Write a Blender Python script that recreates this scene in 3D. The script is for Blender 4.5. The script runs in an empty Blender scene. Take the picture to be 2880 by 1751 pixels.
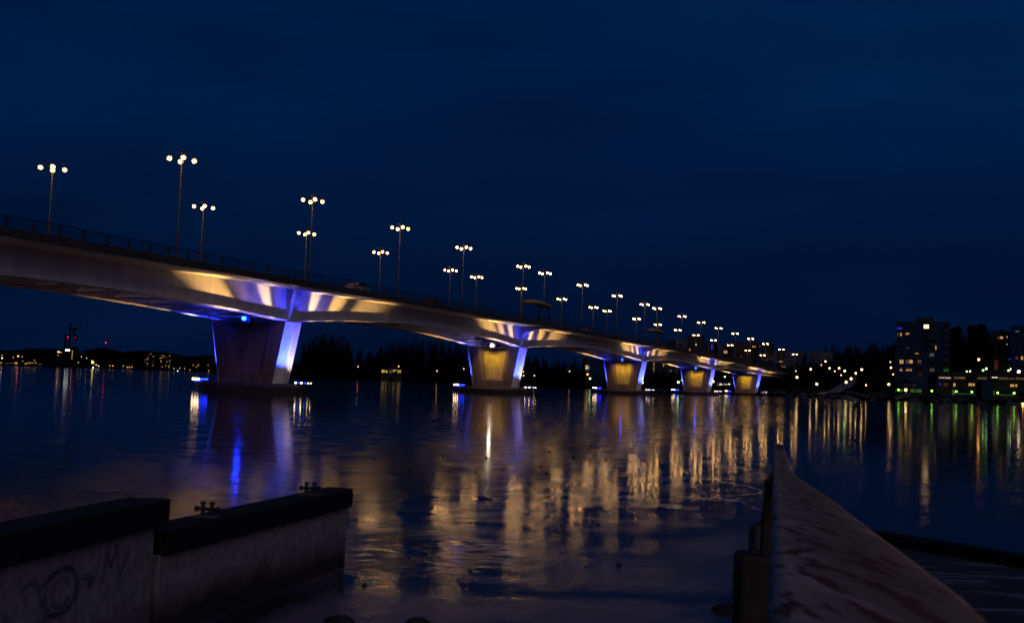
import bpy, math, random
from mathutils import Vector, Matrix
random.seed(7)
R = math.radians
SC = bpy.context.scene
COL = SC.collection

# ------------------------------------------------------------------ camera
FPX, PITCH, ROLL = 2902.43, 0.066659, 0.035395
CXP, CYP, CAMZ = 1440.0, 875.5, 3.0
_F = Vector((0, math.cos(PITCH), math.sin(PITCH)))
_U = Vector((0, -math.sin(PITCH), math.cos(PITCH)))
_R = Vector((1, 0, 0))
CR = math.cos(ROLL) * _R + math.sin(ROLL) * _U
CU = -math.sin(ROLL) * _R + math.cos(ROLL) * _U
cam_d = bpy.data.cameras.new('camera')
cam = bpy.data.objects.new('camera', cam_d)
COL.objects.link(cam)
M3 = Matrix((CR, CU, -_F)).transposed()
cam.matrix_world = Matrix.Translation((0, 0, CAMZ)) @ M3.to_4x4()
cam_d.sensor_width = 36
cam_d.lens = FPX / 2880 * 36
cam_d.clip_start = 0.1
cam_d.clip_end = 20000
cam_d.dof.use_dof = True
cam_d.dof.focus_distance = 120
cam_d.dof.aperture_fstop = 13
SC.camera = cam

# ------------------------------------------------------------------ world: deep blue dusk sky
W = bpy.data.worlds.new('World')
SC.world = W
W.use_nodes = True
nt = W.node_tree
nt.nodes.clear()
n_out = nt.nodes.new('ShaderNodeOutputWorld')
n_bg = nt.nodes.new('ShaderNodeBackground')
n_tc = nt.nodes.new('ShaderNodeTexCoord')
n_sep = nt.nodes.new('ShaderNodeSeparateXYZ')
n_rmp = nt.nodes.new('ShaderNodeValToRGB')
nt.links.new(n_tc.outputs['Generated'], n_sep.inputs[0])
nt.links.new(n_sep.outputs['Z'], n_rmp.inputs[0])
e = n_rmp.color_ramp.elements
e[0].position = 0.0
e[0].color = (0.0004, 0.0052, 0.0262, 1)
e[1].position = 0.35
e[1].color = (0.0003, 0.0128, 0.0630, 1)
x = e.new(0.12); x.color = (0.0003, 0.0068, 0.0330, 1)
x = e.new(0.25); x.color = (0.0003, 0.0110, 0.0520, 1)
n_map = nt.nodes.new('ShaderNodeMapping')
n_map.inputs['Scale'].default_value = (1.2, 1.2, 5.0)
n_noi = nt.nodes.new('ShaderNodeTexNoise')
n_noi.inputs['Scale'].default_value = 2.2
n_noi.inputs['Detail'].default_value = 5
nt.links.new(n_tc.outputs['Generated'], n_map.inputs[0])
nt.links.new(n_map.outputs[0], n_noi.inputs['Vector'])
n_mr = nt.nodes.new('ShaderNodeMapRange')
n_mr.inputs[1].default_value = 0.3
n_mr.inputs[2].default_value = 0.7
n_mr.inputs[3].default_value = 0.78
n_mr.inputs[4].default_value = 1.28
nt.links.new(n_noi.outputs[0], n_mr.inputs[0])
n_mul = nt.nodes.new('ShaderNodeVectorMath')
n_mul.operation = 'SCALE'
nt.links.new(n_rmp.outputs[0], n_mul.inputs[0])
nt.links.new(n_mr.outputs[0], n_mul.inputs['Scale'])
nt.links.new(n_mul.outputs[0], n_bg.inputs[0])
n_bg.inputs[1].default_value = 1.0
nt.links.new(n_bg.outputs[0], n_out.inputs[0])

# town glow from behind the camera: the one sun lamp, very weak and very soft
sd = bpy.data.lights.new('sun', 'SUN')
sd.energy = 0.36
sd.angle = R(40)
sd.color = (1.0, 0.80, 0.82)
sun = bpy.data.objects.new('sun', sd)
COL.objects.link(sun)
sun.rotation_euler = Vector((-0.36, 1.0, -0.46)).to_track_quat('-Z', 'Y').to_euler()

SC.view_settings.view_transform = 'Standard'
SC.view_settings.look = 'None'
SC.view_settings.exposure = 0
SC.view_settings.gamma = 1
SC.view_settings.use_curve_mapping = False
SC.render.engine = 'CYCLES'
SC.cycles.use_denoising = True
SC.cycles.use_light_tree = True
SC.cycles.max_bounces = 5
SC.cycles.glossy_bounces = 3
SC.cycles.diffuse_bounces = 2
SC.cycles.sample_clamp_indirect = 4
SC.cycles.caustics_reflective = False
SC.cycles.caustics_refractive = False


# ------------------------------------------------------------------ helpers
def ray(x, y):
    return _F + (x - CXP) / FPX * CR - (y - CYP) / FPX * CU


def at(x, y, Y):
    d = ray(x, y)
    return Vector((0, 0, CAMZ)) + d * (Y / d.y)


def at_z(x, y, z):
    d = ray(x, y)
    return Vector((0, 0, CAMZ)) + d * ((z - CAMZ) / d.z)


def hz(x):
    return 1018 + 0.0354 * x


def ordx(n):
    w = ['first', 'second', 'third', 'fourth', 'fifth', 'sixth', 'seventh', 'eighth', 'ninth', 'tenth', 'eleventh', 'twelfth', 'thirteenth', 'fourteenth', 'fifteenth', 'sixteenth', 'seventeenth', 'eighteenth', 'nineteenth', 'twentieth', 'twenty-first', 'twenty-second', 'twenty-third']
    return w[n - 1]


def tag(o, label=None, cat=None, group=None, kind=None):
    if label: o['label'] = label
    if cat: o['category'] = cat
    if group: o['group'] = group
    if kind: o['kind'] = kind
    return o


def empty(name, loc=(0, 0, 0), rz=0.0):
    o = bpy.data.objects.new(name, None)
    COL.objects.link(o)
    o.location = loc
    o.rotation_euler = (0, 0, rz)
    return o


class MB:
    def __init__(s):
        s.v = []; s.f = []; s.m = []

    def add(s, vs, fs, mi=0):
        b = len(s.v)
        s.v += [tuple(p) for p in vs]
        s.f += [tuple(i + b for i in f) for f in fs]
        s.m += [mi] * len(fs)

    def box(s, c, d, rz=0.0, mi=0, M=None):
        x, y, z = d[0] / 2, d[1] / 2, d[2] / 2
        vs = [Vector((a, b, g)) for g in (-z, z) for a, b in ((-x, -y), (x, -y), (x, y), (-x, y))]
        rot = Matrix.Rotation(rz, 3, 'Z')
        vs = [Vector(c) + rot @ p for p in vs]
        if M: vs = [M @ p for p in vs]
        s.add(vs, [(3, 2, 1, 0), (4, 5, 6, 7), (0, 1, 5, 4), (1, 2, 6, 5), (2, 3, 7, 6), (3, 0, 4, 7)], mi)

    def bar(s, a, b, w, h=None, mi=0):
        a = Vector(a); b = Vector(b); h = h or w
        d = (b - a).normalized()
        up = Vector((0, 0, 1)) if abs(d.z) < 0.95 else Vector((0, 1, 0))
        r = d.cross(up).normalized(); u = r.cross(d).normalized()
        vs = [p + r * i * w / 2 + u * j * h / 2 for p in (a, b) for i, j in ((-1, -1), (1, -1), (1, 1), (-1, 1))]
        s.add(vs, [(3, 2, 1, 0), (4, 5, 6, 7), (0, 1, 5, 4), (1, 2, 6, 5), (2, 3, 7, 6), (3, 0, 4, 7)], mi)

    def tube(s, pts, rad, n=8, mi=0, cap=True):
        pts = [Vector(p) for p in pts]
        rr = rad if isinstance(rad, (list, tuple)) else [rad] * len(pts)
        vs = []
        for i, p in enumerate(pts):
            d = (pts[min(i + 1, len(pts) - 1)] - pts[max(i - 1, 0)]).normalized()
            up = Vector((0, 0, 1)) if abs(d.z) < 0.9 else Vector((0, 1, 0))
            r = d.cross(up).normalized(); u = r.cross(d).normalized()
            vs += [p + (r * math.cos(2 * math.pi * k / n) + u * math.sin(2 * math.pi * k / n)) * rr[i] for k in range(n)]
        fs = []
        for i in range(len(pts) - 1):
            for k in range(n):
                fs.append((i * n + k, i * n + (k + 1) % n, (i + 1) * n + (k + 1) % n, (i + 1) * n + k))
        if cap:
            fs.append(tuple(range(n - 1, -1, -1)))
            fs.append(tuple((len(pts) - 1) * n + k for k in range(n)))
        s.add(vs, fs, mi)

    def sphere(s, c, r, nu=12, nv=8, mi=0, sc=(1, 1, 1)):
        c = Vector(c)
        vs = [c + Vector((0, 0, r * sc[2]))]
        for j in range(1, nv):
            t = math.pi * j / nv
            vs += [c + Vector((r * sc[0] * math.sin(t) * math.cos(2 * math.pi * i / nu), r * sc[1] * math.sin(t) * math.sin(2 * math.pi * i / nu), r * sc[2] * math.cos(t))) for i in range(nu)]
        vs.append(c - Vector((0, 0, r * sc[2])))
        fs = [(0, 1 + i, 1 + (i + 1) % nu) for i in range(nu)]
        for j in range(nv - 2):
            for i in range(nu):
                a = 1 + j * nu
                fs.append((a + i, a + nu + i, a + nu + (i + 1) % nu, a + (i + 1) % nu))
        L = len(vs) - 1; a = 1 + (nv - 2) * nu
        fs += [(L, a + (i + 1) % nu, a + i) for i in range(nu)]
        s.add(vs, fs, mi)

    def loft(s, rings, mi=0, closed=True, caps=True):
        n = len(rings[0]); vs = [p for r in rings for p in r]; fs = []
        for i in range(len(rings) - 1):
            for k in range(n if closed else n - 1):
                fs.append((i * n + k, i * n + (k + 1) % n, (i + 1) * n + (k + 1) % n, (i + 1) * n + k))
        if caps and closed:
            fs.append(tuple(range(n - 1, -1, -1)))
            fs.append(tuple((len(rings) - 1) * n + k for k in range(n)))
        s.add(vs, fs, mi)

    def build(s, name, mats, parent=None, smooth=False, bevel=0, fixn=False):
        me = bpy.data.meshes.new(name)
        me.from_pydata(s.v, [], s.f)
        if not isinstance(mats, (list, tuple)): mats = [mats]
        for m in mats: me.materials.append(m)
        for p, mi in zip(me.polygons, s.m):
            p.material_index = mi
            p.use_smooth = smooth
        if fixn:
            import bmesh
            bm = bmesh.new(); bm.from_mesh(me); bmesh.ops.recalc_face_normals(bm, faces=bm.faces); bm.to_mesh(me); bm.free()
        o = bpy.data.objects.new(name, me)
        COL.objects.link(o)
        if parent: o.parent = parent
        if bevel:
            b = o.modifiers.new('bevel', 'BEVEL'); b.width = bevel; b.segments = 2; b.limit_method = 'ANGLE'
        return o


def kids(o):
    return [c for c in bpy.data.objects if c.parent == o]


def copy_tree(o, parent=None):
    c = o.copy(); COL.objects.link(c); c.parent = parent
    for ch in kids(o): copy_tree(ch, c)
    return c


# ------------------------------------------------------------------ materials
MATS = {}


def mat(name, col, rough=0.7, metal=0.0, noise=0.0, nscale=2.0, bump=0.0, col2=None, stretch=(1, 1, 1), spec=0.5, thr=(0.35, 0.65), det=6):
    m = bpy.data.materials.new(name); m.use_nodes = True
    t = m.node_tree; b = t.nodes['Principled BSDF']
    b.inputs['Base Color'].default_value = (*col, 1)
    b.inputs['Roughness'].default_value = rough
    b.inputs['Metallic'].default_value = metal
    b.inputs['Specular IOR Level'].default_value = spec
    if noise or bump or col2:
        tc = t.nodes.new('ShaderNodeTexCoord'); mp = t.nodes.new('ShaderNodeMapping')
        mp.inputs['Scale'].default_value = stretch
        nz = t.nodes.new('ShaderNodeTexNoise'); nz.inputs['Scale'].default_value = nscale; nz.inputs['Detail'].default_value = det
        t.links.new(tc.outputs['Object'], mp.inputs[0]); t.links.new(mp.outputs[0], nz.inputs['Vector'])
        c2 = col2 or tuple(c * (1 - noise) for c in col)
        mr = t.nodes.new('ShaderNodeMapRange'); mr.inputs[1].default_value = thr[0]; mr.inputs[2].default_value = thr[1]
        mx = t.nodes.new('ShaderNodeMix'); mx.data_type = 'RGBA'
        mx.inputs[6].default_value = (*col, 1); mx.inputs[7].default_value = (*c2, 1)
        t.links.new(nz.outputs[0], mr.inputs[0]); t.links.new(mr.outputs[0], mx.inputs[0])
        t.links.new(mx.outputs[2], b.inputs['Base Color'])
        if bump:
            bp = t.nodes.new('ShaderNodeBump'); bp.inputs['Strength'].default_value = bump; bp.inputs['Distance'].default_value = 0.05
            t.links.new(nz.outputs[0], bp.inputs['Height']); t.links.new(bp.outputs[0], b.inputs['Normal'])
    MATS[name] = m
    return m


def emis(name, col, strength):
    m = bpy.data.materials.new(name); m.use_nodes = True
    b = m.node_tree.nodes['Principled BSDF']
    b.inputs['Base Color'].default_value = (0.1, 0.1, 0.1, 1)
    b.inputs['Emission Color'].default_value = (*col, 1)
    b.inputs['Emission Strength'].default_value = strength
    MATS[name] = m
    return m


web_m = mat('girder_paint', (0.60, 0.58, 0.68), 0.6, noise=0.22, nscale=0.7, stretch=(1, 1, .18))
deck_m = mat('deck_concrete', (0.035, 0.032, 0.032), 0.85, noise=0.4, nscale=0.8)
soffit_m = mat('soffit_paint', (0.50, 0.47, 0.46), 0.7, noise=0.3, nscale=0.5)
dark_steel = mat('dark_steel', (0.012, 0.012, 0.013), 0.5, 0.3, noise=0.3)
brace_m = mat('brace_paint', (0.38, 0.36, 0.38), 0.5, noise=0.2)
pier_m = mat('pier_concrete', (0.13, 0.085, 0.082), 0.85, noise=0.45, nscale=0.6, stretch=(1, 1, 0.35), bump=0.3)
lit_panel_m = mat('gold_lit_concrete', (0.34, 0.26, 0.12), 0.9, noise=0.35, nscale=1.2, stretch=(1, 1, 0.4), bump=0.3)  # gold of the wash lamps mixed into the concrete colour
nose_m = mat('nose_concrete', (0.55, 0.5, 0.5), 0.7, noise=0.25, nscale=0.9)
foot_m = mat('footing_concrete', (0.03, 0.022, 0.02), 0.9, noise=0.5, nscale=0.8, bump=0.3)
pole_m = mat('pole_paint', (0.13, 0.10, 0.065), 0.7, spec=.1)
bulb_m = emis('bulb_core_glow', (1.0, 0.56, 0.18), 125.0)
globe_m = emis('globe_glow', (1.0, 0.55, 0.16), 24.0)
_t = globe_m.node_tree; _b = _t.nodes['Principled BSDF']; _o = [n for n in _t.nodes if n.type == 'OUTPUT_MATERIAL'][0]
_b.inputs['Emission Strength'].default_value = 1.5          # lightly frosted globe round a bright core
_b.inputs['Emission Color'].default_value = (1.0, 0.42, 0.11, 1)
_tr = _t.nodes.new('ShaderNodeBsdfTransparent'); _mx = _t.nodes.new('ShaderNodeMixShader'); _mx.inputs[0].default_value = .55
_t.links.new(_tr.outputs[0], _mx.inputs[1]); _t.links.new(_b.outputs[0], _mx.inputs[2]); _t.links.new(_mx.outputs[0], _o.inputs[0])
flood_w = emis('flood_glow_warm', (1.0, 0.66, 0.32), 22.0)
flood_b = emis('flood_glow_blue', (0.006, 0.02, 1.0), 20.0)
gut_b = emis('edge_glow_blue', (0.02, 0.05, 1.0), 3.0)
roof_m = mat('canopy_skin', (0.30, 0.19, 0.08), 0.7, noise=0.3)
asph = mat('asphalt', (0.05, 0.05, 0.05), 0.9, noise=0.3)

# ------------------------------------------------------------------ bridge line
BX, BY, TH, KP = -35.32624, 142.394288, 0.369444, 0.000199
SPI = [0.0, 87.478, 185.379, 278.568, 368.173, -86.0]   # the last one stands left of the frame


def axis(s):
    a = TH + KP * s
    return BX + (math.cos(TH) - math.cos(a)) / KP, BY + (math.sin(a) - math.sin(TH)) / KP, a


def bp(s, off, z):
    x, y, a = axis(s)
    return Vector((x + off * math.cos(a), y - off * math.sin(a), z))


def zr(s):   # top of the near railing
    return 16.2416 + .00585005 * s - 2.0260671e-5 * s * s - 3.66468e-8 * s ** 3


def ptop(s):
    return 9.83 + 0.003232 * s - 1e-5 * s * s


def interp(x, P):
    if x <= P[0][0]: return P[0][1]
    for (a, b), (c, d) in zip(P, P[1:]):
        if x <= c:
            return b + (d - b) * (x - a) / (c - a)
    return P[-1][1]


_mid = [(-42, 4.75), (44, 4.45), (136, 4.6), (232, 4.5), (323, 3.75), (414, 3.3)]


def depth(s):
    # web depth below railing top: sharp haunches at the piers, shallow in mid span
    P = [-86.0] + SPI[:5] + [460.0]
    V = [zr(-86) - ptop(-86) - 0.12] + [zr(q) - ptop(q) - 0.12 for q in SPI[:5]] + [3.2]
    for i in range(len(P) - 1):
        if P[i] <= s <= P[i + 1] or (i == 0 and s < P[0]) or (i == len(P) - 2 and s > P[-1]):
            u = (s - P[i]) / (P[i + 1] - P[i])
            m = _mid[i][1]
            if u < 0.5:
                w = min(1.3, 1 - 2 * u); return m + (V[i] - m) * w ** 1.9
            w = min(1.3, 2 * u - 1); return m + (V[i + 1] - m) * w ** 1.9
    return 4.5


HN = 10.26
WO = 5.7          # web offset
S0, S1 = -112.0, 470.0
ST = []
s = S0
while s < S1:
    ST.append(s); s += 2.0
ST.append(S1)


def balc(s):   # outward bulge of the near deck edge at the two look-out balconies
    b = 0
    for c in (SPI[1], SPI[2]):
        d = (s - c + 0.5) / 10.0
        if abs(d) < 1: b = max(b, 2.5 * (0.5 + 0.5 * math.cos(math.pi * d)) ** 0.8)
    return b


bridge = empty('road_bridge', (BX, BY, 0))
tag(bridge, 'long haunched road bridge with floodlit girders crossing the frozen lake on five piers', 'bridge')


def bb(mb, name, m, parent=None, **k):
    if parent is None:
        parent = bridge; off = Vector((BX, BY, 0))
    else:
        off = parent['_o'] if '_o' in parent else Vector((BX, BY, 0))
        off = Vector(off)
    mb.v = [tuple(Vector(p) - Vector((BX, BY, 0))) for p in mb.v]
    o = mb.build(name, m, parent, **k)
    return o


# deck slab with kerbs and fascia
mb = MB()
rings = []
for s in ST:
    h = HN + balc(s); z = zr(s)
    prof = [(-HN, z - 1.12), (-HN + .45, z - 1.12), (-HN + .45, z - 1.3), (h - .45, z - 1.3), (h - .45, z - 1.12), (h, z - 1.12), (h + .02, z - 1.9), (h - .35, z - 2.0), (WO + .3, z - 1.93), (WO - .6, z - 1.9), (-WO + .6, z - 1.9), (-WO - .3, z - 1.93), (-HN + .35, z - 2.0), (-HN, z - 1.9)]
    rings.append([bp(s, o, q) for o, q in prof])
mb.loft(rings)
bb(mb, 'deck', soffit_m)
mb = MB()
for side in (1, -1):
    rings = []
    for s in ST:
        h = (HN + balc(s) if side > 0 else HN) + .03; z = zr(s)
        rings.append([bp(s, side * h, z - 1.08), bp(s, side * (h + .07), z - 1.08), bp(s, side * (h + .07), z - 1.93), bp(s, side * h, z - 1.93)])
    mb.loft(rings)
bb(mb, 'fascia', deck_m)
mb = MB()
mb.loft([[bp(s, -HN + .5, zr(s) - 1.29), bp(s, HN - .5, zr(s) - 1.29), bp(s, HN - .5, zr(s) - 1.296), bp(s, -HN + .5, zr(s) - 1.296)] for s in ST])
bb(mb, 'roadway', asph)
# girders: web + outstanding bottom flange
for side in (1, -1):
    mb = MB(); rings = []; rf = []; rt = []
    for s in ST:
        zt = zr(s) - 1.93; zb = zr(s) - depth(s)
        rings.append([bp(s, side * (WO - .9), zt), bp(s, side * WO, zt), bp(s, side * (WO - .02), zb), bp(s, side * (WO - .9), zb)])
    mb.loft(rings, 0)
    g = bb(mb, 'girder', web_m, smooth=False)
    tag(g, 'near pale girder striped by floodlights' if side > 0 else 'far girder seen only as a thin lit edge')
    mb = MB()
    for s in ST:
        zb = zr(s) - depth(s) - .002
        rf.append([bp(s, side * (WO + .42), zb), bp(s, side * (WO + .42), zb - .09), bp(s, side * (WO - 1.3), zb - .09), bp(s, side * (WO - 1.3), zb)])
    mb.loft(rf, 0)
    f = bb(mb, 'bottom_flange', web_m)
    f.parent = g
# cross bracing under the deck: one K frame every 6 m
proto = None
for i in range(95):
    s = -108 + i * 6.1
    if i == 0 or True:
        m_ = MB()
        x0, y0, a = axis(s); zt = zr(s) - 2.0; zb = zr(s) - depth(s) + .15
        I = lambda o, z, ds=0: Vector(bp(s + ds, o, z))
        m_.bar(I(-WO + .9, zb), I(WO - .9, zb), .16, .16)
        m_.bar(I(-WO + .9, zb), I(0, zt - .1), .14)
        m_.bar(I(WO - .9, zb), I(0, zt - .1), .14)
        m_.bar(I(-WO + .9, zb, 0), I(0, zb, 3.0), .13)
        m_.bar(I(WO - .9, zb, 0), I(0, zb, 3.0), .13)
        bb(m_, 'cross_brace', brace_m)
# railing
def railing(off_fn, name, label, posts_as_parts):
    mb = MB()
    for dz, w, h in ((0.0, .12, .08), (-.20, .035, .03), (-.42, .05, .055), (-.66, .05, .055), (-.90, .035, .03)):
        mb.loft([[bp(s, off_fn(s) - w / 2, zr(s) + dz), bp(s, off_fn(s) + w / 2, zr(s) + dz), bp(s, off_fn(s) + w / 2, zr(s) + dz - h), bp(s, off_fn(s) - w / 2, zr(s) + dz - h)] for s in ST])
    s = -111.0
    SP = []
    while s < S1 - 2:
        SP.append(s); s += 3.08
    for s in SP:   # inner rounded frame uprights
        for d in (.3, 2.75):
            mb.bar(bp(s + d, off_fn(s + d), zr(s + d) - .22), bp(s + d, off_fn(s + d), zr(s + d) - .92), .035)
    r = bb(mb, name, dark_steel)
    tag(r, label)
    rest = MB()
    for i, s in enumerate(SP):
        a, b = bp(s, off_fn(s), zr(s) - 1.1), bp(s, off_fn(s), zr(s) - .02)
        if posts_as_parts and 18 <= i < 108:
            m_ = MB(); m_.bar(a, b, .14, .12); p = bb(m_, 'post', dark_steel); p.parent = r
        else:
            rest.bar(a, b, .14, .12)
    p = bb(rest, 'post', dark_steel); p.parent = r; p['kind'] = 'stuff'
    return r


railing(lambda s: HN - .12 + balc(s), 'railing', 'near steel railing with rounded rectangular panels', True)
railing(lambda s: -HN + .12, 'railing', 'far steel railing seen through the near one', False)

# piers
WT, WB, PT = 11.93, 8.6, 3.4
lamp_specs = []
for i, sp in enumerate(SPI):
    z0, z1 = 1.44, ptop(sp)
    sec = lambda s, o, z: bp(sp + s, o, z)
    mb = MB()

    def hw(z): return WB / 2 + (WT - WB) / 2 * (z - z0) / (z1 - z0)
    # shaft behind the recess
    rec = 0.75
    rings = []
    for z in (z0, z1 - .25):
        h = hw(z)
        rings.append([sec(-PT / 2 + rec, -h + .02, z), sec(-PT / 2 + rec, h - .02, z), sec(PT / 2 - rec, h - .02, z), sec(PT / 2 - rec, -h + .02, z)])
    mb.loft(rings)
    pr = bb(mb, 'pier', lit_panel_m if i else pier_m, fixn=True)  # unlit nearest panel keeps plain concrete, the others the gold-lit colour
    # face frame: two legs and a sill (front and back)
    for sg in (-1, 1):
        m2 = MB()
        zs = z0 + 1.55; br = 2.35; brb = 1.95
        zt = z1
        for sd_ in (-1, 1):
            r2 = []
            for z in (z0, zs, zt - .28, zt):
                h = hw(z); b = brb + (br - brb) * (z - z0) / (z1 - z0)
                if z == zt: b = h
                # frame slopes inward: splayed reveal
                o0, o1, o2 = sd_ * h, sd_ * (h - b), sd_ * (h - b - (.85 if z != zt else 0))
                f, k = sg * PT / 2, sg * (PT / 2 - rec - .01)
                if sg * sd_ > 0:
                    r2.append([sec(f, o0, z), sec(k, o0, z), sec(k, o2, z), sec(f, o1, z)])
                else:
                    r2.append([sec(f, o0, z), sec(f, o1, z), sec(k, o2, z), sec(k, o0, z)])
            m2.loft(r2[:3])
        # sill block
        h0, h1 = hw(z0) - brb - .002, hw(zs) - (brb + (br - brb) * (zs - z0) / (z1 - z0)) - .002
        f, k = sg * PT / 2, sg * (PT / 2 - rec - .01)
        m2.add([sec(f, -h0, z0), sec(f, h0, z0), sec(f, h1, zs), sec(f, -h1, zs), sec(k, -h0, z0), sec(k, h0, z0), sec(k, h1 , zs + .3), sec(k, -h1, zs + .3)],
               [(0, 1, 2, 3), (7, 6, 5, 4), (3, 2, 6, 7), (0, 4, 5, 1), (1, 5, 6, 2), (0, 3, 7, 4)])
        fr = bb(m2, 'face_frame', pier_m, fixn=True); fr.parent = pr
    # pier head
    m2 = MB()
    h = hw(z1 - .25)
    m2.loft([[sec(-PT / 2, -h, z), sec(-PT / 2, h, z), sec(PT / 2, h, z), sec(PT / 2, -h, z)] for z in (z1 - .27, z1)])
    hd = bb(m2, 'pier_head', pier_m, fixn=True); hd.parent = pr
    # noses: chamfered ends lit by the floodlights
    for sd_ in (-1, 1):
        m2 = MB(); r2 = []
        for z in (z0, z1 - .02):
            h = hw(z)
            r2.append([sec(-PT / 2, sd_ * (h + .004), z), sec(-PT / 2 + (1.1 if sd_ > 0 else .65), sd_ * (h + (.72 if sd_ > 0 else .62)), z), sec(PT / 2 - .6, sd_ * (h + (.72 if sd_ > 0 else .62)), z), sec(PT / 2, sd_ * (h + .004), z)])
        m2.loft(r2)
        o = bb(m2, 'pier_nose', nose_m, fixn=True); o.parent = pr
    # footing
    m2 = MB(); r2 = []
    for z, g in ((-1.0, .5), (1.0, .5), (1.44, .0)):
        pts = []
        for k in range(28):
            t = 2 * math.pi * k / 28
            c, s_ = math.cos(t), math.sin(t)
            pts.append(sec((2.9 + g) * math.copysign(abs(s_) ** .55, s_), (7.5 + g) * math.copysign(abs(c) ** .7, c), z))
        r2.append(pts)
    m2.loft(r2)
    o = bb(m2, 'footing', foot_m, fixn=True); o.parent = pr
    # bearings
    for sd_ in (-1, 1):
        m2 = MB(); p = sec(0, sd_ * 5.2, z1 + .05); m2.box(p, (1.2, 1.2, .28), -axis(sp)[2])
        o = bb(m2, 'bearing', dark_steel); o.parent = pr
    # web stiffener / bracket above the pier on both girders
    for sd_ in (-1, 1):
        m2 = MB()
        zb = zr(sp) - depth(sp) - .1; zt = zr(sp) - 2.02
        if i in (1, 2) and sd_ > 0:
            tip = HN + 2.2
            P = [(WO, zb), (WO + .55, zb)]
            for t in range(9):
                u = t / 8
                P.append((WO + .55 + (tip - WO - .55) * (1 - math.cos(u * math.pi / 2)) ** 1.1, zb + (zt - zb - .12) * (.45 + .55 * math.sin(u * math.pi / 2) ** .9) if t else zb + (zt - zb) * .4))
            P.append((tip, zt)); P.append((WO, zt))
            A = [sec(-1.05, o, z) for o, z in P]; B = [sec(1.05, o, z) for o, z in P]
            m2.loft([A, B]); nm = 'balcony_bracket'
        else:
            P = [(WO - .01, zb), (WO + .5, zb), (WO + .5, zb + 1.0), (WO + .62, zb + (zt - zb) * .6), (WO + 1.1, zt), (WO - .01, zt)]
            A = [sec(-1.25, sd_ * o, z) for o, z in P]; B = [sec(1.05, sd_ * o, z) for o, z in P]
            m2.loft([A, B]); nm = 'web_stiffener'
        bb(m2, nm, web_m, fixn=True)

# tiny abutment at the far end
mb = MB()
p = bp(468, 0, 5); mb.box(p, (19, 6, 12.5), -axis(468)[2]); bb(mb, 'abutment', pier_m)
mb = MB()
p = bp(-112, 0, 6.6); mb.box(p, (19, 3, 13), -axis(-112)[2]); bb(mb, 'abutment', pier_m)


# ------------------------------------------------------------------ lights of the bridge
def spot(loc, target, col, power, deg, blend=0.8, size=0.12):
    d = bpy.data.lights.new('flood_beam', 'SPOT')
    d.energy = power; d.color = col; d.spot_size = R(deg); d.spot_blend = blend; d.shadow_soft_size = size
    o = bpy.data.objects.new('flood_beam', d); COL.objects.link(o)
    o.location = loc
    o.rotation_euler = (Vector(target) - Vector(loc)).to_track_quat('-Z', 'Y').to_euler()
    return o


WARM = (1.0, 0.54, 0.13); WHITE = (1.0, 0.68, 0.42); BLUE = (0.03, 0.06, 1.0); VIO = (0.45, 0.35, 1.0)
ordn = ['nearest', 'second', 'third', 'fourth', 'farthest', 'unseen leftmost']


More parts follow.
